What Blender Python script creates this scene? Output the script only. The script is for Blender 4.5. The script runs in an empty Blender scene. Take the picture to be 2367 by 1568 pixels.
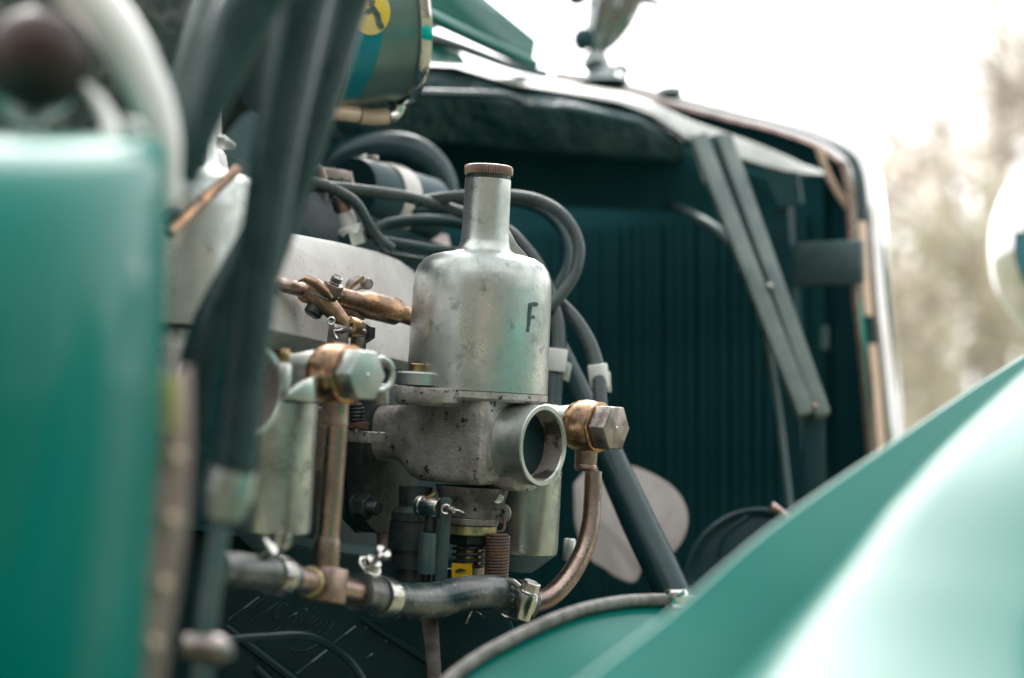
import bpy, bmesh, math, random
from mathutils import Vector, Matrix, noise as mnoise
random.seed(7)
R = math.radians
scene = bpy.context.scene
C = scene.collection

# ------------------------------------------------------------------ camera, sky, sun, exposure
# world: +X outward from the car's side, +Y towards the radiator, +Z up; the camera stands beside the car
FPX = 4518.0                       # focal length in pixels of a 2366-pixel-wide picture
CAMPOS = Vector((0.0, 0.0, 1.05))
YAW, PITCH = 36.0, 2.0
fh = Vector((-math.sin(R(YAW)), math.cos(R(YAW)), 0))
Rv = Vector((math.cos(R(YAW)), math.sin(R(YAW)), 0))
Fv = (fh * math.cos(R(PITCH)) + Vector((0, 0, 1)) * math.sin(R(PITCH))).normalized()
Uv = Rv.cross(Fv).normalized()
cam = bpy.data.cameras.new('camera')
camo = bpy.data.objects.new('camera', cam)
C.objects.link(camo)
camo.matrix_world = Matrix.Translation(CAMPOS) @ Matrix((Rv, Uv, -Fv)).transposed().to_4x4()
cam.sensor_width = 36.0
cam.lens = 36.0 * FPX / 2366.0
cam.clip_start, cam.clip_end = 0.05, 2000.0
cam.dof.use_dof = True
cam.dof.focus_distance = 1.185
cam.dof.aperture_fstop = 4.1
scene.camera = camo

world = bpy.data.worlds.new('World')
scene.world = world
world.use_nodes = True
nt = world.node_tree
nt.nodes.clear()
SUN_EL, SUN_AZ = 38.0, -44.0        # azimuth measured from +Y towards +X
sky = nt.nodes.new('ShaderNodeTexSky')
sky.sky_type = 'NISHITA'
sky.sun_disc = False
sky.sun_elevation = R(SUN_EL)
sky.sun_rotation = R(SUN_AZ)
sky.air_density, sky.dust_density, sky.ozone_density = 1.0, 4.0, 1.0
hsv = nt.nodes.new('ShaderNodeHueSaturation')
hsv.inputs['Saturation'].default_value = 0.12      # overcast: the blue is hidden by cloud
cl = nt.nodes.new('ShaderNodeMix'); cl.data_type = 'RGBA'
cl.inputs[0].default_value = 0.5
cl.inputs[7].default_value = (8.6, 8.75, 8.7, 1)     # even cloud layer
bg = nt.nodes.new('ShaderNodeBackground')
bg.inputs['Strength'].default_value = 0.12
out = nt.nodes.new('ShaderNodeOutputWorld')
nt.links.new(sky.outputs[0], hsv.inputs['Color'])
nt.links.new(hsv.outputs[0], cl.inputs[6])
nt.links.new(cl.outputs[2], bg.inputs['Color'])
nt.links.new(bg.outputs[0], out.inputs[0])

sl = bpy.data.lights.new('sun', 'SUN')
sl.energy = 1.5
sl.angle = R(50)
sl.color = (1.0, 0.96, 0.9)
so = bpy.data.objects.new('sun', sl)
C.objects.link(so)
sd = Vector((math.sin(R(SUN_AZ)) * math.cos(R(SUN_EL)), math.cos(R(SUN_AZ)) * math.cos(R(SUN_EL)), math.sin(R(SUN_EL))))
so.rotation_euler = sd.to_track_quat('Z', 'Y').to_euler()
so.location = (3, 3, 6)

vs = scene.view_settings
vs.view_transform = 'Standard'
vs.look = 'None'
vs.gamma = 1.0
vs.exposure = 1.3
vs.use_curve_mapping = False


def P(u, v, d):
    """the point seen at pixel (u, v) of the 2366x1568 picture, d metres in front of the camera"""
    return CAMPOS + Rv * ((u - 1183.0) / FPX * d) + Uv * ((784.0 - v) / FPX * d) + Fv * d


def px(n, d):
    return n / FPX * d


# ------------------------------------------------------------------ materials
def material(name, base, metal=0.0, rough=0.5, c2=None, scale=60.0, lo=0.42, hi=0.62, c3=None, scale3=400.0,
             lo3=0.62, hi3=0.7, scratch=0.0, bump=0.0, bscale=900.0, coat=0.0, rvar=0.0, stretch=None, spec=0.5):
    m = bpy.data.materials.new(name)
    m.use_nodes = True
    t = m.node_tree
    b = t.nodes['Principled BSDF']
    b.inputs['Metallic'].default_value = metal
    b.inputs['Roughness'].default_value = rough
    b.inputs['Specular IOR Level'].default_value = spec
    b.inputs['Coat Weight'].default_value = coat
    b.inputs['Coat Roughness'].default_value = 0.13
    b.inputs['Base Color'].default_value = (*base, 1)
    tc = t.nodes.new('ShaderNodeTexCoord')
    vec = tc.outputs['Object']
    if stretch:
        mp = t.nodes.new('ShaderNodeMapping')
        mp.inputs['Scale'].default_value = stretch
        t.links.new(vec, mp.inputs[0])
        vec = mp.outputs[0]

    def nz(sc, det=6, ro=0.6):
        n = t.nodes.new('ShaderNodeTexNoise')
        n.inputs['Scale'].default_value = sc
        n.inputs['Detail'].default_value = det
        n.inputs['Roughness'].default_value = ro
        t.links.new(vec, n.inputs['Vector'])
        return n

    col = None
    if c2:
        n = nz(scale)
        mr = t.nodes.new('ShaderNodeMapRange')
        mr.inputs[1].default_value, mr.inputs[2].default_value = lo, hi
        t.links.new(n.outputs[0], mr.inputs[0])
        mx = t.nodes.new('ShaderNodeMix')
        mx.data_type = 'RGBA'
        mx.inputs[6].default_value = (*base, 1)
        mx.inputs[7].default_value = (*c2, 1)
        t.links.new(mr.outputs[0], mx.inputs[0])
        col = mx.outputs[2]
        if rvar:
            ma = t.nodes.new('ShaderNodeMath')
            ma.operation = 'MULTIPLY_ADD'
            ma.inputs[1].default_value, ma.inputs[2].default_value = rvar, rough
            t.links.new(mr.outputs[0], ma.inputs[0])
            t.links.new(ma.outputs[0], b.inputs['Roughness'])
        if c3:
            n3 = nz(scale3, 4, 0.7)
            m3 = t.nodes.new('ShaderNodeMapRange')
            m3.inputs[1].default_value, m3.inputs[2].default_value = lo3, hi3
            t.links.new(n3.outputs[0], m3.inputs[0])
            x3 = t.nodes.new('ShaderNodeMix')
            x3.data_type = 'RGBA'
            x3.inputs[7].default_value = (*c3, 1)
            t.links.new(m3.outputs[0], x3.inputs[0])
            t.links.new(col, x3.inputs[6])
            col = x3.outputs[2]
        if scratch:
            nw = nz(9, 3, 0.6)
            vm = t.nodes.new('ShaderNodeVectorMath')
            vm.operation = 'MULTIPLY_ADD'
            vm.inputs[1].default_value = (.03, .03, .03)
            t.links.new(nw.outputs['Color'], vm.inputs[0])
            t.links.new(vec, vm.inputs[2])
            vo = t.nodes.new('ShaderNodeTexVoronoi')
            vo.feature = 'DISTANCE_TO_EDGE'
            vo.inputs['Scale'].default_value = 95
            t.links.new(vm.outputs[0], vo.inputs['Vector'])
            m1 = t.nodes.new('ShaderNodeMapRange')
            m1.inputs[1].default_value, m1.inputs[2].default_value, m1.inputs[3].default_value, m1.inputs[4].default_value = 0.0, 0.02, 1.0, 0.0
            t.links.new(vo.outputs[0], m1.inputs[0])
            n4 = nz(48, 2, 0.5)
            m2 = t.nodes.new('ShaderNodeMapRange')
            m2.inputs[1].default_value, m2.inputs[2].default_value, m2.inputs[4].default_value = 0.56, 0.64, scratch
            t.links.new(n4.outputs[0], m2.inputs[0])
            mm = t.nodes.new('ShaderNodeMath')
            mm.operation = 'MULTIPLY'
            t.links.new(m1.outputs[0], mm.inputs[0])
            t.links.new(m2.outputs[0], mm.inputs[1])
            x4 = t.nodes.new('ShaderNodeMix')
            x4.data_type = 'RGBA'
            x4.inputs[7].default_value = (0.16, 0.18, 0.17, 1)
            t.links.new(mm.outputs[0], x4.inputs[0])
            t.links.new(col, x4.inputs[6])
            col = x4.outputs[2]
        t.links.new(col, b.inputs['Base Color'])
    if bump:
        n = nz(bscale, 3, 0.6)
        bp = t.nodes.new('ShaderNodeBump')
        bp.inputs['Strength'].default_value = bump
        bp.inputs['Distance'].default_value = 0.0006
        t.links.new(n.outputs[0], bp.inputs['Height'])
        t.links.new(bp.outputs[0], b.inputs['Normal'])
    return m


M = {}
M['satin'] = material('satin_aluminium', (0.70, 0.72, 0.69), 0.9, 0.27, (0.40, 0.44, 0.42), 24, 0.40, 0.62,
                      (0.27, 0.30, 0.285), 82, 0.56, 0.72, scratch=0.45, bump=0.14, bscale=900, rvar=0.2)
M['cast'] = material('cast_aluminium', (0.66, 0.63, 0.61), 0.5, 0.36, (0.34, 0.31, 0.295), 48, 0.36, 0.60,
                     (0.03, 0.03, 0.03), 150, 0.605, 0.645, scratch=0.3, bump=1.0, bscale=520, rvar=0.18)
M['grimy_shaded'] = material('grimy_shaded_casting', (0.36, 0.33, 0.31), 0.55, 0.34, (0.11, 0.10, 0.095), 75, 0.38, 0.60,
                      (0.02, 0.022, 0.022), 190, 0.58, 0.66, bump=0.9, bscale=600, rvar=0.15)  # grime, with underside shade put into the darker base
M['pale'] = material('pale_aluminium', (0.74, 0.72, 0.695), 0.10, 0.45, (0.62, 0.585, 0.56), 30, 0.42, 0.66,
                     (0.27, 0.22, 0.20), 190, 0.62, 0.72, bump=0.3, bscale=700)
M['pinkish'] = material('dull_alloy', (0.62, 0.52, 0.48), 0.2, 0.45, (0.48, 0.40, 0.37), 40)
M['chrome'] = material('chrome', (0.82, 0.82, 0.81), 1.0, 0.05, (0.74, 0.74, 0.73), 20)
M['steel'] = material('bright_steel', (0.72, 0.71, 0.67), 1.0, 0.22, (0.52, 0.51, 0.48), 120, bump=0.1)
M['dull'] = material('dull_steel', (0.42, 0.37, 0.35), 0.9, 0.28, (0.22, 0.18, 0.165), 110, 0.42, 0.6, bump=0.3)
M['copper'] = material('aged_copper', (0.46, 0.335, 0.29), 1.0, 0.25, (0.27, 0.195, 0.17), 50, 0.42, 0.64,
                       (0.56, 0.50, 0.455), 170, 0.58, 0.72, bump=0.3, bscale=500, rvar=0.22)
M['bronze'] = material('orange_bronze', (0.52, 0.31, 0.18), 1.0, 0.25, (0.27, 0.18, 0.13), 70, 0.42, 0.6,
                       (0.05, 0.045, 0.042), 120, 0.56, 0.68, bump=0.25, bscale=600, rvar=0.2)
M['lever'] = material('brown_bronze', (0.44, 0.285, 0.18), 0.9, 0.33, (0.24, 0.16, 0.12), 110, 0.4, 0.6,
                      (0.62, 0.42, 0.18), 60, 0.60, 0.72, bump=0.5, bscale=900)
M['shaft'] = material('stained_shaft', (0.52, 0.41, 0.37), 0.9, 0.30, (0.20, 0.12, 0.09), 130, 0.45, 0.68, bump=0.3)
M['brass'] = material('brass', (0.54, 0.39, 0.20), 0.95, 0.28, (0.34, 0.22, 0.11), 140, bump=0.1)
M['gold'] = material('gold_passivate', (0.62, 0.55, 0.30), 0.8, 0.33, (0.35, 0.31, 0.16), 120, 0.45, 0.65, (0.05, 0.05, 0.03), 330, 0.62, 0.68)
M['rust'] = material('rusty_steel', (0.16, 0.12, 0.105), 0.5, 0.55, (0.27, 0.13, 0.07), 160, 0.5, 0.62, bump=0.5, bscale=500)
M['iron'] = material('oily_iron', (0.030, 0.050, 0.052), 0.35, 0.30, (0.070, 0.075, 0.070), 120, 0.45, 0.65,
                     (0.15, 0.085, 0.05), 240, 0.64, 0.72, bump=0.6, bscale=600)
M['link'] = material('painted_link', (0.075, 0.135, 0.137), 0.3, 0.30, (0.11, 0.155, 0.155), 90, bump=0.2)
M['black'] = material('black_enamel', (0.014, 0.060, 0.070), 0.0, 0.38, (0.019, 0.070, 0.080), 30, bump=0.1, bscale=300, spec=0.35)
M['core'] = material('radiator_black', (0.014, 0.080, 0.094), 0.0, 0.8, (0.026, 0.108, 0.120), 9, 0.40, 0.70, spec=0.05)
M['grime'] = material('greasy_black', (0.006, 0.032, 0.039), 0.0, 0.35, (0.012, 0.046, 0.053), 25, bump=0.5, bscale=120, spec=0.2)
M['stay'] = material('worn_grey_enamel', (0.26, 0.31, 0.30), 0.0, 0.33, (0.13, 0.18, 0.18), 14, 0.4, 0.62, bump=0.15, bscale=200)
M['crumple'] = material('rough_black_scuttle', (0.014, 0.060, 0.070), 0.0, 0.34, (0.045, 0.092, 0.100), 16, 0.48, 0.66, bump=1.0, bscale=24, spec=0.5)
[n for n in M['crumple'].node_tree.nodes if n.type == 'BUMP'][0].inputs['Distance'].default_value = 0.012
M['letter'] = material('faintly_lit_mark', (0.045, 0.105, 0.11), 0.2, 0.3, (0.02, 0.06, 0.066), 60, 0.42, 0.58)  # smaller strokes: fainter caught light put into the colour
M['plated'] = material('dull_plated_steel', (0.50, 0.53, 0.51), 1.0, 0.33, (0.38, 0.42, 0.40), 60, rvar=0.1)
M['mark'] = material('lit_raised_mark', (0.22, 0.32, 0.32), 0.4, 0.3, (0.04, 0.10, 0.11), 60, 0.42, 0.58)  # light caught by the raised strokes put into a paler colour
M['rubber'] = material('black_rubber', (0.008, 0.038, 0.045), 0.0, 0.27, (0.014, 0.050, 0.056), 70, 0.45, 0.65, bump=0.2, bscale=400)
M['worn'] = material('worn_highlit_hose', (0.010, 0.034, 0.039), 0.0, 0.26, (0.14, 0.145, 0.14), 38, 0.44, 0.60,
                     (0.24, 0.23, 0.22), 200, 0.58, 0.66, bump=0.25, bscale=500, spec=0.9)  # wear, paled further to stand in for the hose's highlight
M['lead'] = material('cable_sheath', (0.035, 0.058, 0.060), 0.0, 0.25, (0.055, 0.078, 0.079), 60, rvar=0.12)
M['green'] = material('green_coachwork', (0.0, 0.165, 0.134), 0.0, 0.5, (0.0, 0.175, 0.142), 3, coat=0.34, spec=0.03)
M['trim'] = material('grey_edging', (0.24, 0.24, 0.225), 0.0, 0.6, (0.13, 0.12, 0.11), 110, 0.45, 0.6, bump=0.4)
M['white'] = material('white_plastic', (0.80, 0.80, 0.78), 0.0, 0.4, (0.72, 0.72, 0.70), 60)
M['print'] = material('faint_print', (0.50, 0.52, 0.51), 0.0, 0.5)
M['ink'] = material('marker_ink', (0.055, 0.085, 0.085), 0.2, 0.4, (0.12, 0.16, 0.155), 240, 0.42, 0.6)
M['yellow'] = material('yellow_paint', (0.80, 0.46, 0.0), 0.0, 0.35, (0.74, 0.40, 0.0), 200, 0.5, 0.7, (0.02, 0.02, 0.015), 190, 0.64, 0.665)
M['badge'] = material('yellow_print', (0.82, 0.60, 0.04), 0.0, 0.4, (0.78, 0.62, 0.25), 40)
M['blue'] = material('blue_print', (0.0, 0.26, 0.32), 0.0, 0.35, (0.0, 0.22, 0.28), 40)
M['tin'] = material('green_grey_tin', (0.20, 0.30, 0.285), 0.55, 0.30, (0.17, 0.26, 0.245), 25)
M['smoke'] = material('brown_reflection_glass', (0.040, 0.026, 0.025), 0.0, 0.35, (0.065, 0.034, 0.030), 25, spec=0.3)
M['fan'] = material('dull_fan_blade', (0.44, 0.39, 0.37), 0.1, 0.5, (0.37, 0.33, 0.31), 25, bump=0.1)
M['strap'] = material('weathered_strap', (0.17, 0.155, 0.145), 0.5, 0.5, (0.09, 0.075, 0.068), 120, 0.42, 0.6, (0.25, 0.22, 0.19), 300, 0.60, 0.7, bump=0.5)
M['grass'] = material('ground_grass', (0.10, 0.12, 0.06), 0, 0.9, (0.20, 0.18, 0.13), 0.6)
M['leaf'] = material('dry_leaf', (0.88, 0.81, 0.74), 0, 0.8, (0.76, 0.68, 0.58), 2.0)
M['olive'] = material('olive_leaf', (0.62, 0.59, 0.46), 0, 0.8, (0.72, 0.66, 0.54), 2.0)
M['ledge'] = material('sky_lit_enamel', (0.62, 0.64, 0.61), 0.0, 0.32, (0.42, 0.45, 0.43), 25, coat=0.3)
M['added_hedge'] = material('added_hedge_leaf', (0.07, 0.085, 0.05), 0, 0.7, (0.12, 0.11, 0.075), 1.5)
M['bark'] = material('grey_bark', (0.48, 0.43, 0.38), 0, 0.9, (0.38, 0.33, 0.28), 4)
M['soot'] = material('sooty_bore', (0.46, 0.40, 0.37), 0.4, 0.5, (0.10, 0.09, 0.08), 70, 0.50, 0.60, (0.02, 0.02, 0.02), 400, 0.60, 0.66, bump=0.3)
M['hinge'] = material('coppery_hinge', (0.44, 0.325, 0.295), 0.25, 0.4, (0.35, 0.25, 0.225), 40)
M['peach'] = material('peach_reflection_metal', (0.86, 0.64, 0.50), 0.2, 0.35, (0.78, 0.55, 0.42), 40)
M['smoked'] = material('smoked_chrome', (0.42, 0.46, 0.46), 1.0, 0.12, (0.30, 0.34, 0.34), 30)
M['strut'] = material('dark_painted_tube', (0.007, 0.034, 0.039), 0.0, 0.24, (0.014, 0.046, 0.050), 60, 0.4, 0.6, rvar=0.15)
M['board'] = material('mottled_board', (0.055, 0.085, 0.085), 0.0, 0.6, (0.20, 0.215, 0.21), 70, 0.46, 0.62)
M['bright'] = material('pale_polished_tube', (0.93, 0.93, 0.90), 0.15, 0.34, (0.88, 0.87, 0.84), 20)
M['tape'] = material('yellow_green_tape', (0.42, 0.46, 0.10), 0.0, 0.5, (0.45, 0.38, 0.18), 30)
M['wire'] = material('galvanised_wire', (0.70, 0.72, 0.70), 1.0, 0.2)


for k in ('leaf', 'olive'):
    t = M[k].node_tree
    pb = t.nodes['Principled BSDF']
    tr = t.nodes.new('ShaderNodeBsdfTranslucent')
    mx = t.nodes.new('ShaderNodeMixShader')
    mx.inputs[0].default_value = 0.5
    t.links.new(pb.inputs['Base Color'].links[0].from_socket, tr.inputs['Color'])
    t.links.new(pb.outputs[0], mx.inputs[1])
    t.links.new(tr.outputs[0], mx.inputs[2])
    t.links.new(mx.outputs[0], t.nodes['Material Output'].inputs['Surface'])


# ------------------------------------------------------------------ geometry helpers: each returns (verts, faces)
def ortho(z, xh=None):
    z = z.normalized()
    xh = xh or (Vector((0, 0, 1)) if abs(z.z) < 0.9 else Vector((1, 0, 0)))
    x = (xh - z * xh.dot(z)).normalized()
    return x, z.cross(x), z


def join(*gs):
    V, F = [], []
    for v, f in gs:
        n = len(V)
        V += v
        F += [[i + n for i in q] for q in f]
    return V, F


def lathe(o, axis, prof, n=40, xh=None, cap=True, rad=None, a0=0.0, a1=None):
    x, y, z = ortho(axis, xh)
    V, F = [], []
    full = a1 is None
    m = n if full else n + 1
    for r, h in prof:
        for k in range(m):
            a = a0 + (2 * math.pi if full else (a1 - a0)) * k / n
            rr = r * (rad(k, n) if rad else 1)
            V.append(o + x * (rr * math.cos(a)) + y * (rr * math.sin(a)) + z * h)
    for i in range(len(prof) - 1):
        for k in range(n):
            k2 = (k + 1) % m
            F.append([i * m + k, i * m + k2, (i + 1) * m + k2, (i + 1) * m + k])
    if cap and full:
        if prof[0][0] > 1e-7:
            F.append(list(range(m))[::-1])
        if prof[-1][0] > 1e-7:
            F.append([(len(prof) - 1) * m + k for k in range(m)])
    return V, F


def smoothpath(pts, res):
    if len(pts) < 3 or res < 2:
        return pts[:]
    q = [pts[0] * 2 - pts[1]] + list(pts) + [pts[-1] * 2 - pts[-2]]
    outp = []
    for i in range(1, len(q) - 2):
        for s in range(res):
            t = s / res
            a, b, c, d = q[i - 1], q[i], q[i + 1], q[i + 2]
            outp.append(0.5 * ((2 * b) + (c - a) * t + (2 * a - 5 * b + 4 * c - d) * t * t + (3 * b - a - 3 * c + d) * t ** 3))
    outp.append(q[-2])
    return outp


def tube(pts, r, n=16, res=8, cap=True, flat=None, xh=None):
    pts = [Vector(p) for p in pts]
    k0 = len(pts)
    path = smoothpath(pts, res)
    m = len(path)
    rs = r if isinstance(r, (list, tuple)) else [r] * k0
    V, F = [], []
    x = None
    for i, p in enumerate(path):
        t = (path[min(i + 1, m - 1)] - path[max(i - 1, 0)]).normalized()
        if x is None:
            x, y, _ = ortho(t, xh)
        else:
            x = (x - t * x.dot(t)).normalized()
            y = t.cross(x)
        f = i / max(1, m - 1) * (k0 - 1)
        j = min(int(f), k0 - 2)
        rr = rs[j] + (rs[j + 1] - rs[j]) * (f - j)
        for k in range(n):
            a = 2 * math.pi * k / n
            V.append(p + x * (rr * math.cos(a)) + y * (rr * math.sin(a) * (flat or 1)))
    for i in range(m - 1):
        for k in range(n):
            k2 = (k + 1) % n
            F.append([i * n + k, i * n + k2, (i + 1) * n + k2, (i + 1) * n + k])
    if cap:
        F.append(list(range(n))[::-1])
        F.append([(m - 1) * n + k for k in range(n)])
    return V, F


def loft(secs, cap=True, closed=True):
    n = len(secs[0])
    V, F = [], []
    for s in secs:
        V += [Vector(p) for p in s]
    for i in range(len(secs) - 1):
        for k in range(n if closed else n - 1):
            k2 = (k + 1) % n
            F.append([i * n + k, i * n + k2, (i + 1) * n + k2, (i + 1) * n + k])
    if cap and closed:
        F.append(list(range(n))[::-1])
        F.append([(len(secs) - 1) * n + k for k in range(n)])
    return V, F


def prism(poly, th):
    return loft([poly, [p + th for p in poly]])


def box(o, x, y, z, hx, hy, hz):
    V = [o + x * (sx * hx) + y * (sy * hy) + z * (sz * hz) for sz in (-1, 1) for sx, sy in ((-1, -1), (1, -1), (1, 1), (-1, 1))]
    return V, [[3, 2, 1, 0], [4, 5, 6, 7], [0, 1, 5, 4], [1, 2, 6, 5], [2, 3, 7, 6], [3, 0, 4, 7]]


def bar(a, b, w, h, side):
    """flat bar from a to b, w wide along side, h thick"""
    t = (b - a).normalized()
    s = (side - t * side.dot(t)).normalized()
    n = t.cross(s)
    return box((a + b) / 2, s, n, t, w / 2, h / 2, (b - a).length / 2)


def hexa(o, axis, af, h, xh=None, ch=0.12):
    rr = af / math.sqrt(3)
    v, f = lathe(o, axis, [(rr, 0), (rr, h - af * 0.05), (rr * (1 - ch), h)], 6, xh)
    return v, f


def coil(o, axis, r, w, turns, length, n=9, per=20, a0=0.0):
    x, y, z = ortho(axis)
    N = int(turns * per)
    return tube([o + x * (r * math.cos(a0 + 2 * math.pi * i / per)) + y * (r * math.sin(a0 + 2 * math.pi * i / per)) + z * (length * i / N)
                 for i in range(N + 1)], w, n, 1)


def torus(o, axis, RR, r, n=40, k=12):
    x, y, z = ortho(axis)
    V, F = [], []
    for i in range(n):
        a = 2 * math.pi * i / n
        d = x * math.cos(a) + y * math.sin(a)
        for j in range(k):
            b = 2 * math.pi * j / k
            V.append(o + d * (RR + r * math.cos(b)) + z * (r * math.sin(b)))
    for i in range(n):
        for j in range(k):
            i2, j2 = (i + 1) % n, (j + 1) % k
            F.append([i * k + j, i2 * k + j, i2 * k + j2, i * k + j2])
    return V, F


def band(o, axis, r, w, th, n=40):
    return lathe(o - axis.normalized() * (w / 2), axis, [(r, 0), (r + th * .8, 0), (r + th, w * .12), (r + th, w * .88), (r + th * .8, w), (r, w), (r, 0)], n, cap=False)


def ball(o, r, sc=(1, 1, 1), n=20, k=12):
    prof = [(max(1e-4 * r, r * math.sin(math.pi * i / k)), -r * math.cos(math.pi * i / k)) for i in range(k + 1)]
    v, f = lathe(Vector((0, 0, 0)), Vector((0, 0, 1)), prof, n)
    return [o + Vector((p.x * sc[0], p.y * sc[1], p.z * sc[2])) for p in v], f


def mesh_from(geo, name, sharp=35, bevel=0.0, org=None):
    V, F = geo
    if org is None:
        org = Vector(((min(v.x for v in V) + max(v.x for v in V)) / 2, (min(v.y for v in V) + max(v.y for v in V)) / 2,
                      (min(v.z for v in V) + max(v.z for v in V)) / 2))
    me = bpy.data.meshes.new(name)
    me.from_pydata([v - org for v in V], [], F)
    bm = bmesh.new()
    bm.from_mesh(me)
    bmesh.ops.recalc_face_normals(bm, faces=bm.faces)
    if bevel:
        es = [e for e in bm.edges if len(e.link_faces) == 2 and e.calc_face_angle(0) > R(30)]
        bmesh.ops.bevel(bm, geom=es, offset=bevel, segments=2, profile=0.5, affect='EDGES', clamp_overlap=True)
    bm.to_mesh(me)
    bm.free()
    me.polygons.foreach_set('use_smooth', [True] * len(me.polygons))
    me.set_sharp_from_angle(angle=R(sharp))
    me.update()
    return me, org


WP = {}      # world position of every object


def thing(name, label, cat, at, group=None):
    o = bpy.data.objects.new(name, None)
    o.empty_display_size = 0.02
    C.objects.link(o)
    o.location = at
    WP[o.name] = Vector(at)
    tag(o, label, cat, group)
    return o


def tag(o, label=None, cat=None, group=None, kind=None):
    for k, v in (('label', label), ('category', cat), ('group', group), ('kind', kind)):
        if v:
            o[k] = v
    return o


def put(o, me, org, parent):
    C.objects.link(o)
    WP[o.name] = Vector(org)
    if parent:
        o.parent = parent
        o.location = org - WP[parent.name]
    else:
        o.location = org
    return o


def part(name, geo, mat, parent=None, sharp=35, bevel=0.0, label=None):
    me, org = mesh_from(geo, name, sharp, bevel)
    me.materials.append(M[mat])
    o = put(bpy.data.objects.new(name, me), me, org, parent)
    if label:
        o['label'] = label
    return o


def single(name, geo, mat, label, cat, group=None, sharp=35, bevel=0.0):
    return tag(part(name, geo, mat, None, sharp, bevel), label, cat, group)


def struct(name, geo, mat, sharp=35):
    return tag(part(name, geo, mat, None, sharp), kind='structure')


def twin(src, org, parent):
    """another of the same part: shares the mesh"""
    o = src.copy()
    return put(o, o.data, org, parent)


# directions of the carburettors' own frame: leaning a little in the picture
rot = Matrix.Rotation(R(3.0), 3, Fv)
Bc = (rot @ Vector((1, 0, 0))).normalized()       # outward, out of the intake mouth
Ec = (rot @ Vector((0, 1, 0))).normalized()       # forward along the engine
Uc = (rot @ Vector((0, 0, 1))).normalized()
X, Y, Z = Vector((1, 0, 0)), Vector((0, 1, 0)), Vector((0, 0, 1))

# ------------------------------------------------------------------ ground and the far trees
g = 300.0
struct('ground', ([Vector((-g, -g, 0)), Vector((g, -g, 0)), Vector((g, g, 0)), Vector((-g, g, 0))], [[0, 1, 2, 3]]), 'grass')


def leaves(rng, centres, per, spread, size):
    V, F = [], []
    for c, s in centres:
        for _ in range(int(per * s)):
            d = Vector((rng.gauss(0, 1), rng.gauss(0, 1), rng.gauss(0, 0.8))) * spread * s
            p = c + d
            a = Vector((rng.uniform(-1, 1), rng.uniform(-1, 1), rng.uniform(-1, 1))).normalized()
            b = a.cross(Vector((rng.uniform(-1, 1), rng.uniform(-1, 1), rng.uniform(-1, 1)))).normalized()
            w = size * rng.uniform(0.6, 1.3)
            n = len(V)
            V += [p - a * w, p + b * w * .5, p + a * w, p - b * w * .5]
            F.append([n, n + 1, n + 2, n + 3])
    return V, F


def tree(u, d, h, seed, lab, leafmat, per, spread, size, low=0.25, group='trees behind the car', at=None):
    rng = random.Random(seed)
    base = at.copy() if at else P(u, 900, d)
    base.z = 0
    t = thing('tree', lab, 'tree', base, group)
    gs = [tube([base, base + Vector((rng.uniform(-.1, .1) * h * .3, rng.uniform(-.1, .1) * h * .3, h * .45)), base + Vector((rng.uniform(-.2, .2), rng.uniform(-.2, .2), h * .95))],
               [h * .022, h * .015, h * .004], 8, 4)]
    cs = []
    for i in range(17):
        z = h * rng.uniform(low, .9)
        an = rng.uniform(0, 6.28)
        L = h * rng.uniform(.16, .36) * (1.15 - z / h * .6)
        s = base + Vector((0, 0, z * .8))
        e = s + Vector((math.cos(an) * L, math.sin(an) * L, L * rng.uniform(.3, .9)))
        mid = (s + e) / 2 + Vector((0, 0, -L * .08))
        gs.append(tube([s, mid, e], [h * .008, h * .005, h * .002], 5, 3))
        for q in (.5, .8, 1.0):
            cs.append((s.lerp(e, q), rng.uniform(.5, 1.2)))
        for _ in range(3):
            a2 = rng.uniform(0, 6.28)
            e2 = s.lerp(e, rng.uniform(.4, .9)) + Vector((math.cos(a2), math.sin(a2), rng.uniform(0, 1.2))) * L * .4
            gs.append(tube([s.lerp(e, .5), e2], [h * .004, h * .0015], 4, 1))
            cs.append((e2, rng.uniform(.4, .9)))
    part('trunk', join(*gs), 'bark', t)
    part('crown', leaves(rng, cs, per, spread, size), leafmat, t)


tree(2075, 17.0, 4.2, 1, 'low tan tree just right of the radiator edge', 'leaf', 8, .36, .085)
tree(2230, 16.0, 3.6, 2, 'olive leaved bush low behind the green wing', 'olive', 14, .32, .085, .1)
tree(2330, 18.0, 6.2, 3, 'tall dry brown tree left of the chrome headlamp', 'leaf', 6, .52, .095)
tree(2480, 16.5, 6.6, 4, 'tall tan tree behind the chrome headlamp', 'leaf', 6, .56, .095)
tree(2150, 21.0, 5.6, 5, 'pale sparse tree between radiator and headlamp', 'leaf', 5, .45, .09)
tree(2420, 24.0, 8.0, 6, 'tallest sparse tree at the upper right', 'leaf', 3, .5, .09)
tree(1990, 20.0, 2.9, 8, 'low olive bush half hidden behind the radiator edge', 'olive', 34, .28, .085, .1)

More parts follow.
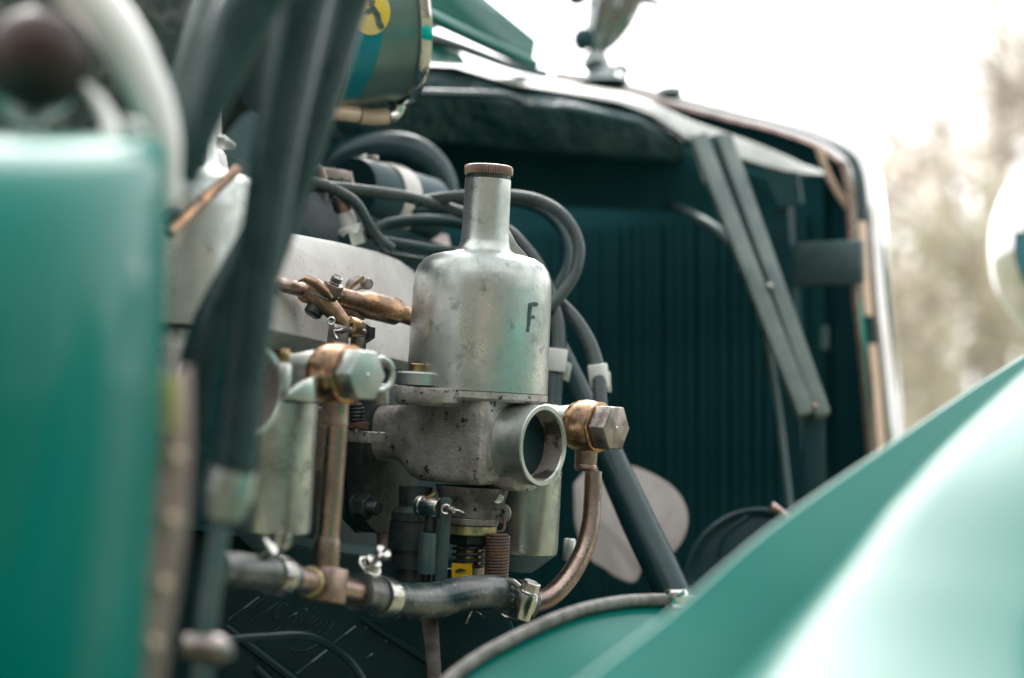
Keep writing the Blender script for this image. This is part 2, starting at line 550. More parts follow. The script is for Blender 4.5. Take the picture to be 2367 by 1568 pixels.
for k_, (az_, dd_) in enumerate(((15, 17), (38, 20), (62, 16), (88, 19), (112, 15))):  # unseen trees added so the metal has something dark to reflect
    bx_ = Vector((math.sin(R(az_)) * dd_, math.cos(R(az_)) * dd_, 0))
    tree(0, 0, 6.0 + k_ % 3, 40 + k_, ('nearest the road ahead', 'second from the front', 'middle', 'fourth from the front', 'rearmost')[k_] + ' bushy tree added off to the right of the car for reflections, unseen', 'olive', 26, .5, .13, .12, 'unseen trees added for reflections', at=bx_)
rng = random.Random(33)
hb = CAMPOS - fh * 6.0  # unseen greenery added here to block sky light and darken reflections
hb.z = 0
hdg = thing('added_hedge', 'tall dark clipped greenery, unseen, added behind the photographer to block sky light', 'added_hedge', hb)
part('added_hedge_stems', box(hb + Vector((0, 0, 2.9)) - fh * .6, Rv, Vector((0, 0, 1)), fh, 14.0, 2.9, .3), 'bark', hdg)
V_, F_ = [], []
for _ in range(9000):
    p = hb + Rv * rng.uniform(-14.5, 14.5) + Vector((0, 0, rng.uniform(0, 6.3))) + fh * rng.gauss(0, .3)
    a_ = Vector((rng.uniform(-1, 1), rng.uniform(-1, 1), rng.uniform(-1, 1))).normalized()
    b_ = a_.cross(Vector((rng.uniform(-1, 1), rng.uniform(-1, 1), rng.uniform(-1, 1)))).normalized()
    n_ = len(V_)
    V_ += [p - a_ * .16, p + b_ * .1, p + a_ * .16, p - b_ * .1]
    F_.append([n_, n_ + 1, n_ + 2, n_ + 3])
part('added_hedge_foliage', (V_, F_), 'added_hedge', hdg)

# ------------------------------------------------------------------ the dark shell of the engine bay
# far bonnet half, far side, bulkhead and floor, all black inside
bay = thing('engine_bay', 'dark black painted engine bay walls and floor behind the engine', 'engine bay', (-1.05, 0.8, 0.35))
part('side_wall', box(Vector((-1.42, .85, .85)), X, Y, Z, .008, .85, .52), 'black', bay)
part('floor', box(Vector((-.98, .85, .50)), X, Y, Z, .44, .85, .008), 'grime', bay)
part('bulkhead', box(Vector((-1.09, .30, .86)), X, Y, Z, .32, .008, .50), 'black', bay)
part('bonnet_half', prism([Vector((-1.41, .31, 1.22)), Vector((-1.26, .31, 1.33)), Vector((-1.02, .31, 1.385)), Vector((-1.02, .31, 1.377)), Vector((-1.26, .31, 1.32)), Vector((-1.40, .31, 1.21))],
                          Vector((0, 1.0, 0))), 'black', bay)

# ------------------------------------------------------------------ radiator
YR = 1.62
rad = thing('radiator', 'black radiator core with vertical tubes in a chrome shell', 'radiator', (-1.05, YR, .55))
part('core', box(Vector((-1.085, YR + .035, .87)), X, Y, Z, .255, .02, .41), 'core', rad)
finm, fo = mesh_from(box(Vector((0, 0, .87)), X, Y, Z, .0034, .0026, .40), 'fin')
finm.materials.append(M['core'])
rj_ = random.Random(5)
for i in range(41):
    x = -1.335 + i * .0122
    o = bpy.data.objects.new('fin', finm)
    put(o, finm, Vector((x + rj_.uniform(-.0009, .0009), YR + .009 + rj_.uniform(-.001, .001), .83)), rad)
    o.rotation_euler = (0, rj_.uniform(-.002, .002), rj_.uniform(-.25, .25))
# chrome shell: a deep band carried round the opening
shp = [P(1290, 182, 1.96), P(1390, 195, 1.93), P(1480, 219, 1.90), P(1700, 275, 1.85), P(1790, 297, 1.82), P(1885, 329, 1.795), P(1945, 364, 1.775), P(1966, 395, 1.77),
       P(1976, 450, 1.765), P(1981, 530, 1.76), P(1992, 690, 1.755), P(2010, 860, 1.755), P(2022, 1010, 1.755), P(2038, 1250, 1.755)]
path = smoothpath(shp, 8)


def sweep(path, prof, fwd):
    """carry a profile (outward, forward) along the path"""
    secs = []
    m = len(path)
    for i, p in enumerate(path):
        t = (path[min(i + 1, m - 1)] - path[max(i - 1, 0)]).normalized()
        n = fwd.cross(t).normalized()
        if n.dot(Vector((1, 0, .6))) < 0:
            n = -n
        secs.append([p + n * a + fwd * b for a, b in prof])
    return loft(secs)


sh = part('shell', sweep(path, [(-.003, -.006), (.0, -.010), (.003, -.009), (.006, -.004), (.0065, .002), (.0055, .007), (.0075, .010), (.0115, .016), (.0130, .024), (.0125, .034), (.0095, .042), (.004, .048), (-.006, .050),
                                (-.010, .044), (.0, .034), (.002, .02), (-.002, .0)], Y), 'chrome', rad, 50)
part('dark_reflection', sweep(path, [(.0042, -.0075), (.0068, -.0085), (.0085, .006), (.0062, .008)], Y), 'grime', rad, 50)  # dark reflection line in the chrome, built as a black strip
part('inner_bead', sweep(path, [(-.005, -.010), (-.003, -.013), (.0005, -.0118), (-.0005, -.008), (-.004, -.006)], Y), 'copper', rad, 50)
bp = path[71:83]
part('peach_reflection', sweep(bp, [(.0052, -.0085), (.0066, -.0100), (.0090, .001), (.0078, .002)], Y), 'peach', rad, 50)  # peach reflections in the chrome, built as coloured strips
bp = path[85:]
part('peach_reflection', sweep(bp, [(.0052, -.0085), (.0066, -.0100), (.0090, .001), (.0078, .002)], Y), 'peach', rad, 50)
sur = [p + Y * .04 for p in path]
part('surround', prism(sur + [P(1290, 1250, 1.96) + Y * .04], Y * .004), 'core', rad)
part('peach_reflection', tube([P(1890, 338, 1.77), P(1915, 405, 1.77), P(1950, 465, 1.765), P(1984, 505, 1.76)], px(9, 1.77), 8), 'peach', rad)  # another peach reflection, curving, built as a coloured strip
# header tank and its ledge
ht = [[P(640, 180, 1.62), P(640, 225, 1.61), P(640, 330, 1.62), P(640, 330, 1.76), P(640, 180, 1.76)],
      [P(930, 150, 1.66), P(930, 205, 1.64), P(930, 330, 1.66), P(930, 330, 1.78), P(930, 150, 1.78)],
      [P(1050, 146, 1.68), P(1050, 212, 1.66), P(1050, 335, 1.68), P(1050, 335, 1.8), P(1050, 146, 1.8)],
      [P(1200, 190, 1.70), P(1200, 240, 1.66), P(1200, 350, 1.69), P(1200, 350, 1.82), P(1200, 185, 1.82)],
      [P(1330, 212, 1.71), P(1330, 250, 1.66), P(1330, 360, 1.69), P(1330, 360, 1.82), P(1330, 205, 1.82)],
      [P(1480, 245, 1.72), P(1480, 280, 1.68), P(1480, 372, 1.70), P(1480, 372, 1.82), P(1480, 235, 1.82)],
      [P(1580, 318, 1.73), P(1580, 330, 1.71), P(1580, 375, 1.72), P(1580, 375, 1.80), P(1580, 290, 1.80)]]
part('header_tank', loft(ht), 'crumple', rad, 60, .004)
hd2 = [P(640, 250, 1.80), P(1100, 300, 1.78), P(1560, 340, 1.77), P(1800, 420, 1.75), P(1800, 500, 1.75), P(1100, 470, 1.78), P(640, 520, 1.80)]
part('header_plate', prism(hd2, Y * .01), 'core', rad)
lg = [(955, 138, 14), (1050, 140, 17), (1180, 180, 17), (1330, 204, 17), (1430, 222, 18), (1510, 250, 20), (1590, 294, 30), (1690, 330, 32), (1760, 354, 30), (1815, 374, 24), (1860, 390, 14), (1905, 400, 5)]
part('ledge', loft([[P(u, v - w * .6, 1.70 + (u - 950) * 3e-5), P(u, v + w * .9, 1.66 + (u - 950) * 6e-5), P(u, v + w * 1.2, 1.68 + (u - 950) * 6e-5), P(u, v - w * .2, 1.74)] for u, v, w in lg]),
     'ledge', rad, 60, .002, label='sky-lit ledge strip under the radiator top')  # top edge catching the sky; its brightness put into the colour
part('side_plate', prism([P(1762, 392, 1.70), P(1842, 398, 1.70), P(1852, 470, 1.70), P(1800, 478, 1.70)], Y * .004), 'black', rad)
part('bracket', box(P(1895, 610, 1.70), X, Z, Y, px(108, 1.7), px(50, 1.7), .004), 'link', rad, bevel=.0015, label='flat grey plate bracket on the radiator side')
part('side_channel', bar(P(1806, 480, 1.715), P(1850, 1180, 1.715), .018, .012, X), 'black', rad)
part('drain_rod', tube([P(1772, 780, 1.62), P(1800, 960, 1.62), P(1826, 1180, 1.60)], px(9, 1.62), 8), 'link', rad)
part('seam', box(P(1905, 780, 1.72), Rv, Uv, Fv, px(9, 1.72), px(28, 1.72), .003), 'link', rad)

# brace between header and frame: a U channel
st = thing('radiator_stay', 'pale grey channel stay crossing the radiator diagonally', 'stay', P(1740, 640, 1.6))
a, b = P(1642, 318, 1.64), P(1880, 960, 1.56)
part('web', bar(a, b, px(62, 1.6), .003, Rv), 'black', st)
sd1 = Rv * px(30, 1.6)
part('flange', bar(a - sd1 - Fv * .003, b - sd1 * .6 - Fv * .003, px(38, 1.6), .012, Rv), 'stay', st, bevel=.001)
part('flange', bar(a + sd1 - Fv * .003, b + sd1 * .6 - Fv * .003, px(34, 1.6), .012, Rv), 'stay', st, bevel=.001)
part('gusset', prism([P(1588, 300, 1.645), P(1700, 340, 1.645), P(1700, 430, 1.63), P(1660, 450, 1.63), P(1625, 420, 1.635)], Fv * .004), 'ledge', st, bevel=.001)
part('foot', bar(P(1878, 930, 1.565), P(1884, 1230, 1.58), px(46, 1.57), .010, Rv), 'black', st, bevel=.001)
part('rivet', ball(P(1778, 662, 1.585), .0028), 'steel', st)
part('rivet', ball(P(1882, 940, 1.545), .0028), 'copper', st)
single('overflow_pipe', tube([P(1470, 452, 1.92), P(1540, 472, 1.78), P(1610, 505, 1.68), P(1660, 535, 1.64), P(1715, 585, 1.62)], px(13, 1.65), 10), 'link',
       'thin dark pipe curving in behind the diagonal stay', 'pipe')

# mascot on the cap
mas = thing('radiator_mascot', 'chrome leaning winged figure mascot on the radiator cap', 'mascot', P(1390, 190, 1.92))
d = 1.92
part('base', lathe(P(1392, 190, d), Z, [(px(62, d), 0), (px(60, d), .003), (px(34, d), .007), (px(26, d), .014), (px(20, d), .018)], 28), 'smoked', mas)
part('globe', ball(P(1377, 146, d), px(33, d), (1, 1, .95)), 'smoked', mas)
part('robe', tube([P(1376, 128, d), P(1374, 100, d), P(1382, 60, d), P(1392, 15, d), P(1400, -50, d)], [px(13, d), px(19, d), px(32, d), px(38, d), px(36, d)], 18, 6, flat=.7), 'smoked', mas)
part('leg', tube([P(1388, 118, d), P(1412, 84, d), P(1436, 36, d), P(1462, -30, d)], [px(12, d), px(24, d), px(34, d), px(36, d)], 14, 6, flat=.8), 'smoked', mas)
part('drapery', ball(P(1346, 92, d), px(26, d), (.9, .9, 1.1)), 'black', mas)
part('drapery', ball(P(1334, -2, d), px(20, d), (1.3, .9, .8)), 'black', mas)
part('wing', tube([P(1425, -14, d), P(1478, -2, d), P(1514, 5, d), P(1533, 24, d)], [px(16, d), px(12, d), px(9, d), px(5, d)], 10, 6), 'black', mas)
part('scroll', tube([P(1396, 170, d), P(1430, 155, d), P(1446, 162, d), P(1440, 176, d)], px(10, d), 10, 6), 'smoked', mas)
single('filler_catch', ball(P(1545, 214, 1.88), px(22, 1.88), (1.7, 1.0, .8)), 'smoked',
       'small chrome catch on the radiator top right of the mascot', 'catch')


# opened bonnet half seen edge-on at the top
bn = thing('bonnet', 'opened green bonnet panel edge at the top with rolled rim', 'bonnet', P(1120, 60, 1.6))
a, b = P(960, -75, 1.45), P(1238, 112, 1.70)
part('panel', prism([P(935, -110, 1.45), P(1090, -30, 1.62), P(1240, 92, 1.72), P(1232, 140, 1.73), P(1110, 80, 1.635), P(935, -12, 1.465)], Fv * .012), 'green', bn, bevel=.003)
part('rolled_edge', tube([P(935, 8, 1.43), P(1110, 92, 1.60), P(1232, 150, 1.69)], px(15, 1.6), 14, 6), 'green', bn)
part('rim', tube([P(940, 70, 1.46), P(1060, 108, 1.6), P(1180, 152, 1.7), P(1260, 172, 1.74)], px(11, 1.6), 12, 6), 'black', bn)
part('flange', prism([P(960, 78, 1.50), P(1060, 118, 1.62), P(1080, 150, 1.63), P(960, 142, 1.50)], Fv * .006), 'green', bn, bevel=.002)

# chrome headlamp at the right edge
hl = thing('headlamp', 'polished chrome headlamp bowl at the right edge of the picture', 'headlamp', P(2445, 570, 1.95))
o = P(2578, 572, 1.93)
hax = (Y * .96 + X * .1).normalized()
prof = [(.002, -.135), (.042, -.126), (.080, -.102), (.106, -.062), (.120, -.016), (.125, .02), (.125, .045)]
part('bowl', lathe(o, hax, prof, 56), 'chrome', hl, 60)
part('rim', torus(o + hax * .047, hax, .126, .008, 56), 'chrome', hl)
part('lens', lathe(o + hax * .05, hax, [(.122, 0), (.08, .012), (.04, .02), (.002, .022)], 40), 'smoke', hl, 60)
part('stem', tube([o - Z * .098, o - Z * .16, o - Z * .22 + Y * .03], .014, 14), 'chrome', hl)

# ------------------------------------------------------------------ green front wing and inner panel
XE = -.39
wedge = [P(700, 2150, .50), P(1000, 1860, .59), P(1180, 1710, .63), P(1346, 1568, .674), P(1559, 1405, .73), P(1774, 1222, .788), P(2030, 1042, .871), P(2366, 822, 1.01), P(2700, 640, 1.17), P(3000, 560, 1.36)]
spts = smoothpath(wedge, 8)
crest = [(-.1, .895), (.1, .905), (.25, .922), (.4, .938), (.52, .967), (.589, .994), (.657, 1.028), (.729, 1.057), (.85, 1.098), (1.0, 1.14), (1.2, 1.18), (1.6, 1.20)]


crest_s = smoothpath([Vector((0, y_, z_)) for y_, z_ in crest], 10)


def crest_z(y):
    for q0, q1 in zip(crest_s, crest_s[1:]):
        if y <= q1.y:
            return q0.z + (q1.z - q0.z) * (y - q0.y) / max(1e-6, q1.y - q0.y)
    return crest_s[-1].z


secs = []
for p in spts:
    cz = crest_z(p.y)
    h = cz - p.z
    row = [Vector((p.x - .006, p.y, p.z - .075)), Vector((p.x - .006, p.y, p.z - .03)), Vector((p.x - .004, p.y, p.z - .008)), Vector((p.x, p.y, p.z)), Vector((p.x + .006, p.y, p.z - .003)),
           Vector((p.x + .022, p.y, p.z - .014)), Vector((p.x + .046, p.y, p.z - .030))]
    for sx, q in ((.056, -.2), (.072, .62), (.090, 1.0)):
        row.append(Vector((p.x + sx, p.y, p.z + h * q)))
    for sx, dz in ((.112, .0030), (.140, .0018), (.170, -.004), (.21, -.018), (.27, -.052), (.32, -.10), (.345, -.15)):
        row.append(Vector((p.x + sx, p.y, cz + dz)))
    secs.append(smoothpath(row, 4))
wv, wf = loft(secs, cap=False, closed=False)
wing = thing('front_wing', 'big glossy green front wing sweeping across the lower right', 'wing', (XE + .1, .7, .8))
part('panel', (wv, wf), 'green', wing, 60)
inner = thing('inner_wing_panel', 'green inner wing panel with grey rubber edging below the carburettors', 'panel', P(1350, 1480, 1.02))
tr = [(960, 1650, .90), (1050, 1560, .93), (1150, 1494, .96), (1300, 1424, 1.0), (1420, 1393, 1.04), (1540, 1386, 1.08), (1640, 1392, 1.12), (1760, 1400, 1.16)]
trp = smoothpath([P(*q) for q in tr], 5)
part('edging', tube(trp, px(15, 1.0), 12, 1), 'trim', inner)
low = []
for p in trp:
    low.append([p + Vector((0, 0, -.004)), p + Vector((.02, -.006, -.018)), p + Vector((.06, -.02, -.050)), p + Vector((.12, -.04, -.105)), p + Vector((.20, -.06, -.19)), p + Vector((.21, -.06, -.24))])
part('panel', loft(low, cap=False, closed=False), 'green', inner, 60)
bt = P(1562, 1376, 1.08)
part('button', lathe(bt - Z * .006, Z, [(px(20, 1.08), 0), (px(27, 1.08), .004), (px(28, 1.08), .007), (px(22, 1.08), .0095), (px(6, 1.08), .010)], 24), 'chrome', inner)
part('button_seat', lathe(bt - Z * .010, Z, [(px(34, 1.08), 0), (px(34, 1.08), .003)], 24), 'steel', inner)

# ------------------------------------------------------------------ round dark horn beside the radiator
hn = thing('horn', 'dark round horn with thin bright rim low by the radiator', 'horn', P(1745, 1330, 1.42))
ho = P(1748, 1335, 1.42)
hx = (-Fv * .8 - Rv * .25 + Uv * .35).normalized()
part('bell', lathe(ho, hx, [(px(168, 1.42), 0), (px(160, 1.42), .004), (px(120, 1.42), -.006), (px(60, 1.42), -.02), (px(10, 1.42), -.03)], 48), 'grime', hn, 60)
part('rim', torus(ho, hx, px(166, 1.42), px(4, 1.42), 56, 8), 'black', hn)
part('terminal', tube([P(1780, 1172, 1.42), P(1805, 1185, 1.42), P(1822, 1205, 1.42)], [px(14, 1.42), px(9, 1.42), px(11, 1.42)], 10, 4), 'copper', hn)
part('rib', tube([P(1660, 1290, 1.405), P(1680, 1235, 1.405), P(1730, 1195, 1.405)], px(7, 1.4), 8, 5), 'grime', hn)

# ------------------------------------------------------------------ fan blade, big hose
fb = [P(1325, 1120, 1.52), P(1365, 1080, 1.53), P(1420, 1070, 1.535), P(1480, 1084, 1.535), P(1545, 1118, 1.53), P(1580, 1160, 1.525), P(1590, 1205, 1.52), P(1578, 1248, 1.515),
      P(1552, 1282, 1.51), P(1520, 1296, 1.51), P(1490, 1300, 1.5), P(1468, 1346, 1.5), P(1430, 1338, 1.5), P(1395, 1314, 1.5), P(1362, 1290, 1.5), P(1330, 1220, 1.51)]
fb = smoothpath(fb + [fb[0]], 4)[:-1]
single('fan_blade', prism(fb, Fv * .003), 'fan', 'pale pinkish grey fan blade behind the slanting black hose', 'fan blade', bevel=.001)
single('coolant_hose', tube([P(1286, 800, 1.38), P(1340, 915, 1.375), P(1400, 1040, 1.36), P(1470, 1195, 1.34), P(1530, 1320, 1.32), P(1585, 1440, 1.30)], [px(26, 1.36), px(30, 1.36), px(36, 1.36), px(40, 1.36), px(41, 1.36), px(41, 1.36)], 22, 6), 'rubber',
       'thick straight black hose slanting down in front of the fan blade', 'hose')

# ------------------------------------------------------------------ engine: pale cover, dark head, crankcase
eng = thing('engine', 'engine block with pale aluminium cover and black ribbed crankcase', 'engine', P(800, 1100, 1.3))
# cover: section in the (outward-up) plane carried along the engine, round at its front end
Ee = (P(930, 830, 1.335) - P(560, 748, 1.10)).normalized()


def cov(u0, v0, d0, s, h, back):
    c = P(u0, v0, d0)
    t = (Uv * .84 + Fv * .54).normalized()   # face leans back, catching the sky
    n = (Fv + Uv * -.2).normalized()
    return [c, c + t * h * .35, c + t * h * .7, c + t * h * .93, c + t * h + n * .006, c + t * h + n * .02, c + n * (back + .02), c + n * back]


sec = []
for (u, v, d, hpx) in [(395, 720, 1.02, 235), (500, 738, 1.08, 246), (620, 762, 1.14, 258), (760, 793, 1.22, 262), (860, 818, 1.28, 262), (915, 831, 1.31, 252), (945, 838, 1.33, 236), (968, 843, 1.345, 205), (985, 846, 1.355, 165), (996, 848, 1.36, 90)]:
    sec.append(cov(u, v, d, 1, px(hpx, d) * 1.13, .05))
part('cover', loft(sec), 'pale', eng, 40, .002)
part('tapered_rib', prism([P(505, 192, 1.07), P(509, 240, 1.07), P(506, 322, 1.06), P(436, 318, 1.06), P(470, 262, 1.065)], Fv * .012), 'pale', eng, 30, .002)
part('grommet', ball(P(402, 505, .98), px(30, .98), (1, 1, .9)), 'rubber', eng)
part('cover_flange', box(P(476, 330, 1.06), Rv, Fv, Uv, px(58, 1.06), .02, px(8, 1.06)), 'satin', eng, bevel=.001)
part('rear_casting', loft([[P(424, 338, 1.09), P(520, 345, 1.09), P(520, 345, 1.15), P(424, 338, 1.15)], [P(420, 500, 1.06), P(545, 510, 1.06), P(545, 510, 1.15), P(420, 500, 1.15)],
                           [P(395, 620, 1.04), P(545, 640, 1.04), P(545, 640, 1.12), P(395, 620, 1.12)]]), 'pale', eng, 30, .004)
part('cylinder_head', loft([[P(380, 300, 1.20), P(380, 700, 1.17), P(380, 800, 1.3), P(380, 300, 1.3)], [P(1080, 590, 1.52), P(1080, 870, 1.44), P(1080, 990, 1.5), P(1080, 590, 1.6)]]), 'grime', eng)
part('lower_block', loft([[P(400, 765, 1.14), P(400, 1200, 1.12), P(400, 1200, 1.3), P(400, 765, 1.3)], [P(1120, 850, 1.45), P(1120, 1300, 1.43), P(1120, 1300, 1.6), P(1120, 850, 1.6)]]), 'grime', eng)
# plates seen between the leads
part('head_boss', loft([[P(880, 548, 1.47), P(880, 560, 1.46), P(880, 566, 1.48)], [P(960, 533, 1.49), P(960, 572, 1.48), P(960, 574, 1.5)], [P(1035, 542, 1.5), P(1042, 574, 1.49), P(1040, 576, 1.51)]]), 'pinkish', eng, 60)
part('head_boss', loft([[P(842, 487, 1.47), P(848, 512, 1.46), P(846, 512, 1.48)], [P(920, 496, 1.49), P(925, 508, 1.48), P(925, 508, 1.5)]]), 'pinkish', eng, 60)
part('head_boss', tube([P(965, 500, 1.49), P(1000, 498, 1.5), P(1012, 500, 1.5)], [px(7, 1.5), px(12, 1.5), px(12, 1.5)], 12), 'pinkish', eng)
# crankcase wall with raised casting marks
ccn = (-Fv + Uv * .12).normalized()
cco = P(760, 1470, 1.22)
ccx = (Rv * .86 + Fv * .5)
ccx = (ccx - ccn * ccx.dot(ccn)).normalized()
ccy = ccn.cross(ccx).normalized()
def onplane(u, v):
    dr = (P(u, v, 1) - CAMPOS)
    return CAMPOS + dr * ((cco - CAMPOS).dot(ccn) / dr.dot(ccn))


ccq = [onplane(380, 1215), onplane(1150, 1330), onplane(1260, 1700), onplane(330, 1700)]
part('crankcase', prism(ccq, -ccn * .03), 'grime', eng, bevel=.002)


def kc(x, y):
    return onplane(508.3 + x * .2196, 1345.8 + y * .2196)


strokes = [([(800, 970), (1130, 710)], 13), ([(1200, 640), (1430, 460)], 13), ([(1110, 565), (1200, 420)], 8), ([(320, 405), (470, 310), (620, 205)], 7), ([(400, 390), (540, 280), (640, 200)], 5),
           ([(90, 395), (260, 270), (410, 155)], 9), ([(180, 360), (330, 260), (470, 170)], 6), ([(720, 250), (690, 222), (640, 240), (590, 310), (585, 360), (610, 380)], 8),
           ([(745, 352), (815, 322)], 10), ([(690, 440), (720, 380), (780, 340), (800, 390), (740, 450)], 6), ([(890, 290), (925, 285)], 9), ([(960, 300), (1010, 255)], 7),
           ([(830, 460), (860, 400), (880, 380)], 6), ([(920, 425), (1000, 355)], 8), ([(930, 470), (1030, 380)], 6), ([(980, 480), (1060, 430), (1070, 400)], 7), ([(1090, 450), (1130, 410)], 6),
           ([(515, 500), (540, 545), (640, 460)], 7), ([(700, 525), (740, 523)], 6), ([(810, 518), (840, 516)], 6), ([(915, 515), (950, 508)], 6), ([(1020, 525), (1050, 515)], 5),
           ([(735, 690), (800, 720), (870, 720), (940, 700), (1030, 652)], 8), ([(1735, 635), (1790, 565)], 12), ([(1535, 800), (1610, 750)], 11), ([(1530, 490), (1550, 460)], 9), ([(1405, 870), (1425, 890)], 8)]
for pts, w in strokes:
    part('raised_mark', tube([kc(*p) + ccn * .0005 for p in pts], w * .2196 / FPX * 1.4, 8, 3), 'mark' if w > 8 else 'letter', eng)
for pts, w in (([(60, 470), (900, 1120)], 60), ([(380, 900), (700, 1200)], 60), ([(1500, 380), (2300, 900)], 50)):
    part('casting_rib', tube([kc(*p) for p in pts], w * .2196 / FPX * 1.22, 10, 4), 'grime', eng)

# ------------------------------------------------------------------ parts behind: canister, unions, black hose, clamps
can = thing('canister', 'round metal canister with blue band and yellow round emblem', 'canister', P(880, 60, 1.35))
ca, cb = P(570, 62, 1.32), P(896, 42, 1.36)
cax = (cb - ca).normalized()
rc = px(196, 1.36)
L = (cb - ca).length
cx_, cy_, cz_ = ortho(cax, -Fv)
part('body', lathe(ca, cax, [(rc * .96, 0), (rc, .004), (rc, L - .03), (rc * 1.0, L - .028), (rc * .985, L - .012), (rc * .985, L)], 56), 'tin', can)
part('end_rim', lathe(ca, cax, [(rc * .97, L), (rc * 1.04, L + .001), (rc * 1.05, L + .005), (rc * 1.03, L + .009), (rc * .9, L + .010)], 56), 'chrome', can)
part('bead', torus(ca + cax * (L - .05), cax, rc, .002, 56, 8), 'tin', can)


def wrap(h0, h1, a0, a1, lift=.0006, n=18):
    V, F = [], []
    for i in range(n + 1):
        a_ = R(a0 + (a1 - a0) * i / n)
        dv = cx_ * math.cos(a_) + cy_ * math.sin(a_)
        for h in (h0, h1):
            V.append(ca + cax * h + dv * (rc + lift))
    return V, [[2 * i, 2 * i + 1, 2 * i + 3, 2 * i + 2] for i in range(n)]


def hit_can(u, v, lift):
    dr = (P(u, v, 1) - CAMPOS).normalized()
    w = CAMPOS - ca
    a1_ = dr - cax * dr.dot(cax)
    b1_ = w - cax * w.dot(cax)
    A, B_, C_ = a1_.dot(a1_), 2 * a1_.dot(b1_), b1_.dot(b1_) - (rc + lift) ** 2
    D = max(0.0, B_ * B_ - 4 * A * C_)
    return CAMPOS + dr * ((-B_ - math.sqrt(D)) / (2 * A))


def decal(polys, hit):
    V, F = [], []
    for poly in polys:
        n = len(V)
        V += [hit(*p) for p in poly]
        F.append(list(range(n, n + len(poly))))
    return V, F


def disc(cu, cv, a_, b_, n=28):
    return [(cu + a_ * math.cos(2 * math.pi * i / n), cv + b_ * math.sin(2 * math.pi * i / n)) for i in range(n)]


def fan(cu, cv, a_, b_, hit, rings=4, n=28):
    V, F = [hit(cu, cv)], []
    for r_ in range(1, rings + 1):
        V += [hit(cu + a_ * r_ / rings * math.cos(2 * math.pi * i / n), cv + b_ * r_ / rings * math.sin(2 * math.pi * i / n)) for i in range(n)]
    for i in range(n):
        F.append([0, 1 + i, 1 + (i + 1) % n])
    for r_ in range(rings - 1):
        for i in range(n):
            i2 = (i + 1) % n
            F.append([1 + r_ * n + i, 1 + (r_ + 1) * n + i, 1 + (r_ + 1) * n + i2, 1 + r_ * n + i2])
    return V, F


bl = []
for v in range(-60, 236, 12):
    w = 838 + 20 * (1 - ((v - 60) / 180) ** 2)
    bl.append([(770 - v * .05, v), (w + 26 - (max(0, v - 60) / 170) ** 2 * 40, v)])
gv, gf = [], []
for r_ in bl:
    gv += [hit_can(*r_[0], .0008), hit_can((r_[0][0] + r_[1][0]) / 2, r_[0][1], .0008), hit_can(*r_[1], .0008)]
for i in range(len(bl) - 1):
    for j in (0, 1):
        gf.append([3 * i + j, 3 * i + j + 1, 3 * i + j + 4, 3 * i + j + 3])
lab = part('blue_label', (gv, gf), 'blue', can)
part('round_emblem', fan(857, 28, 45, 54, lambda u, v: hit_can(u, v, .0016)), 'badge', lab)
mk = [[(850, -4), (868, 2), (862, 16), (852, 12)], [(852, 10), (866, 14), (880, 34), (878, 46), (864, 34)], [(842, 22), (856, 18), (862, 30), (850, 34)], [(866, 36), (880, 40), (884, 58), (872, 62)],
      [(872, 56), (886, 54), (888, 66), (878, 70)], [(836, 30), (848, 26), (846, 34)]]
part('emblem_figure', decal(mk, lambda u, v: hit_can(u, v, .0022)), 'ink', lab)
un = thing('pipe_union', 'two pale copper pipe sleeves with chrome elbow below the canister', 'pipe', P(840, 262, 1.36))
part('sleeve', tube([P(752, 257, 1.33), P(786, 259, 1.34), P(822, 264, 1.35)], px(21, 1.34), 18), 'peach', un)
part('sleeve', tube([P(830, 268, 1.355), P(862, 270, 1.36), P(893, 268, 1.365)], px(20, 1.36), 18), 'peach', un)
part('pipe', tube([P(700, 253, 1.31), P(830, 266, 1.355)], px(15, 1.34), 12), 'rust', un)
part('elbow', tube([P(893, 268, 1.365), P(912, 262, 1.37), P(922, 245, 1.37), P(924, 222, 1.37)], [px(19, 1.36), px(19, 1.36), px(16, 1.36), px(13, 1.36)], 16), 'chrome', un)
part('cap_ring', torus(P(775, 238, 1.335), Uv, px(24, 1.33), px(3, 1.33), 24, 8), 'dull', un)
single('control_rod', tube([P(936, 214, 1.5), P(1040, 216, 1.56), P(1165, 221, 1.62), P(1215, 242, 1.64)], px(9, 1.55), 10), 'rubber', 'thin grey rod running from the canister towards the radiator ledge', 'rod')
ls = thing('ledge_nut', 'two small bright nuts on the dark radiator ledge', 'nut', P(1212, 240, 1.65))
part('nut', hexa(P(1200, 240, 1.648), -Fv, px(17, 1.65), .006), 'steel', ls)
part('nut', hexa(P(1222, 238, 1.648), -Fv, px(15, 1.65), .006), 'steel', ls)
single('thermostat_hose', tube([P(750, 420, 1.52), P(790, 372, 1.52), P(860, 348, 1.52), P(930, 348, 1.52), P(985, 376, 1.52), P(1016, 424, 1.52), P(1026, 490, 1.52)], px(42, 1.52), 24, 8), 'rubber',
       'fat shiny black hose arching behind the carburettor neck', 'hose')
cl_ = thing('hose_clip', 'wide pale slotted hose clip on the black cylinder behind', 'hose clip', P(910, 410, 1.44))
cc = P(870, 455, 1.44)
cax2 = (Rv * .55 + Fv * .8 + Uv * -.1).normalized()
part('drum', lathe(cc - cax2 * .03, cax2, [(px(74, 1.44), 0), (px(78, 1.44), .004), (px(78, 1.44), .09)], 40), 'black', cl_)
part('band', band(cc + cax2 * .012, cax2, px(79, 1.44), .020, .0012, 48), 'pale', cl_)
x_, y_, z_ = ortho(cax2)
for i in range(14):
    a_ = R(-75 + i * 8)
    dv = x_ * math.cos(a_) + y_ * math.sin(a_)
    tv = z_.cross(dv)
    part('slot', box(cc + cax2 * .012 + dv * (px(79, 1.44) + .0013), dv, tv, z_, .0004, .0009, .0065), 'dull', cl_)
